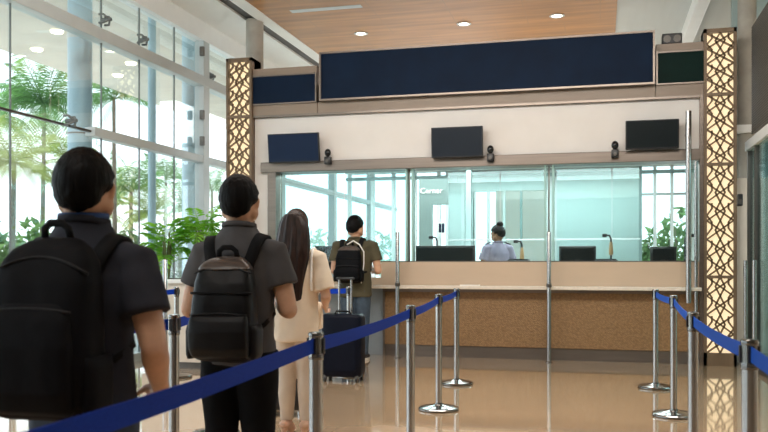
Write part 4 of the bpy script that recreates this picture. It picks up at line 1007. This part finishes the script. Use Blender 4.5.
# ================================================================== LUGGAGE
def suitcase(px, Z, w, h, d, m, lb, rz=0, handle=.38):
    g = gp(px, Z); t = thing('suitcase', lb, 'suitcase', (g.x, g.y, 0), rz, 'wheeled suitcases'); hw = w/2; zb = .055
    MB().loft([ring(zb+h*f, hw*k, d/2*k2, 0, 0, 44, 5) for f, k, k2 in ((0, .90, .84), (.02, .97, .94), (.06, 1, 1), (.94, 1, 1), (.98, .97, .94), (1.0, .90, .84))]).build('shell', m, t, auto=40)
    z = zb+h*.5
    MB().loft([ring(zb+h*f, hw*k, .006, 0, -d/2-.004, 30, 5) for f, k in ((.10, .70), (.12, .80), (.52, .80), (.56, .72))]).build('front_pocket', m, t, auto=40)
    MB().loft([[Vector(((hw+.004)*math.copysign(abs(math.cos(a))**.4, math.cos(a)), y, z+(h/2+.003)*math.copysign(abs(math.sin(a))**.4, math.sin(a)))) for a in [2*PI*k/48 for k in range(48)]] for y in (-.008, .008)], cap=False).build('zip_band', M['zip'], t, smooth=True)
    for x, y in ((-1, -1), (1, -1), (-1, 1), (1, 1)):
        wh = MB().cyl((x*hw*.8-.012, y*d*.36, .028), (x*hw*.8+.012, y*d*.36, .028), .028, 18).build('wheel', M['black'], t, auto=40)
        MB().bx(x*hw*.8-.02, x*hw*.8+.02, y*d*.36-.02, y*d*.36+.02, .045, .075).build('wheel_fork', M['darksteel'], wh)
    ex = w*.155; zt_ = zb+h
    MB().cyl((-ex, d*.25, zt_-.02), (-ex, d*.25, zt_+handle), .011, 12).cyl((ex, d*.25, zt_-.02), (ex, d*.25, zt_+handle), .011, 12).build('pull_handle', M['chrome'], t, auto=40)
    MB().tube([(-ex-.02, d*.25, zt_+handle), (ex+.02, d*.25, zt_+handle)], .016, 12, dome=True).build('grip', M['black'], t, auto=40)
    MB().tube([(-.09, -.02, zt_-.005), (-.075, -.02, zt_+.03), (.075, -.02, zt_+.03), (.09, -.02, zt_-.005)], .010, 10).build('carry_handle', M['strap'], t, auto=50)
suitcase(343.5, 9.0, .445, .665, .26, M['suit'], 'navy wheeled suitcase with raised handle behind the woman in beige', 0.0)
suitcase(287, 7.0, .36, .48, .22, M['suit2'], 'black low suitcase behind the legs of the woman in beige', .1, .0)

# ================================================================== LIGHT
w = bpy.data.worlds.new('World'); SC.world = w; w.use_nodes = True
nt = w.node_tree; bg = nt.nodes['Background']
tc = nt.nodes.new('ShaderNodeTexCoord'); sx = nt.nodes.new('ShaderNodeSeparateXYZ'); cr = nt.nodes.new('ShaderNodeValToRGB')
cr.color_ramp.elements[0].position = .0; cr.color_ramp.elements[0].color = (.95, .98, 1.0, 1)
cr.color_ramp.elements[1].position = .6; cr.color_ramp.elements[1].color = (.62, .82, 1.0, 1)
nt.links.new(tc.outputs['Generated'], sx.inputs[0]); nt.links.new(sx.outputs['Z'], cr.inputs['Fac']); nt.links.new(cr.outputs['Color'], bg.inputs['Color'])
bg.inputs['Strength'].default_value = 2.5
def lamp(kind, loc, rot, energy, col, size=1.0, sy=None, name='lamp'):
    l = bpy.data.lights.new(name, kind); l.energy = energy; l.color = col
    if kind == 'AREA':
        l.size = size
        if sy: l.shape = 'RECTANGLE'; l.size_y = sy
    if kind == 'SUN': l.angle = math.radians(2)
    o = bpy.data.objects.new(name, l); COL.objects.link(o); o.location = loc; o.rotation_euler = rot
    return o
sun = lamp('SUN', (-20, -10, 30), (0, 0, 0), 6.5, (1, .96, .88), name='sun')
sun.rotation_euler = Vector((.35, .25, -1)).to_track_quat('-Z', 'Y').to_euler()
for px, py, lb in dl:
    p = onz(px, py, ZCEIL-.02)
    l = lamp('SPOT', (p.x, p.y, ZCEIL-.05), (0, 0, 0), 60, (1, .86, .66), name='downlight_beam'); l.data.spot_size = 1.6; l.data.spot_blend = .7; l.data.shadow_soft_size = .06
lamp('AREA', (-1.4, 6.2, ZCEIL-.12), (math.radians(38), 0, 0), 440, (1, .955, .89), 6.0, 1.6, 'fascia_fill')  # unseen area lamp added to brighten fascia and counter
lamp('AREA', (-1.6, 13.6, 3.35), (PI, 0, 0), 38, (1, .93, .82), 5.0, 3.4, 'timber_ceiling_fill')  # added out of view above the office to brighten the timber ceiling
lamp('AREA', (-.8, 19.5, ZCEIL-.1), (0, 0, 0), 260, (.95, 1, 1), 4.0, 6.0, 'rear_hall_fill')  # unseen lamp put in to brighten the hall behind the office
lamp('AREA', (4.0, 9.6, 2.9), (0, 0, 0), 110, (.85, 1, 1), 2.5, 2.5, 'side_room_fill')  # added out of view so the space behind the side glass reads lit
lamp('AREA', (-1.8, 1.0, ZCEIL-.12), (math.radians(12), 0, 0), 110, (1, .96, .9), 4.0, 2.0, 'queue_fill')  # added fill over the queue, no fitting modelled
lamp('AREA', (4.2, 8.0, ZCEIL-.12), (0, 0, 0), 70, (1, .95, .88), 3.0, 5.0, 'side_hall_fill')  # unseen area fill for the right-hand column and mesh
lamp('AREA', (-1.4, 12.9, ZO-.03), (0, 0, 0), 330, (.93, 1, 1), 4.5, 2.6, 'office_ceiling_light')
# ================================================================== CAMERA
cd = bpy.data.cameras.new('Camera'); cam = bpy.data.objects.new('Camera', cd); COL.objects.link(cam)
cam.location = CAM; cam.rotation_euler = (PI/2, 0, T); cd.sensor_width = 36; cd.lens = F/768*36; cd.shift_y = (HZ-216)/768
cd.clip_end = 300; cd.dof.use_dof = True; cd.dof.focus_distance = 7.5; cd.dof.aperture_fstop = 4.5
SC.camera = cam
SC.view_settings.view_transform = 'Standard'; SC.view_settings.look = 'None'; SC.view_settings.exposure = 0
SC.cycles.max_bounces = 10; SC.cycles.transparent_max_bounces = 24; SC.cycles.diffuse_bounces = 5; SC.cycles.glossy_bounces = 5
SC.cycles.use_denoising = True; SC.cycles.sample_clamp_indirect = 6; SC.cycles.caustics_reflective = False; SC.cycles.caustics_refractive = False
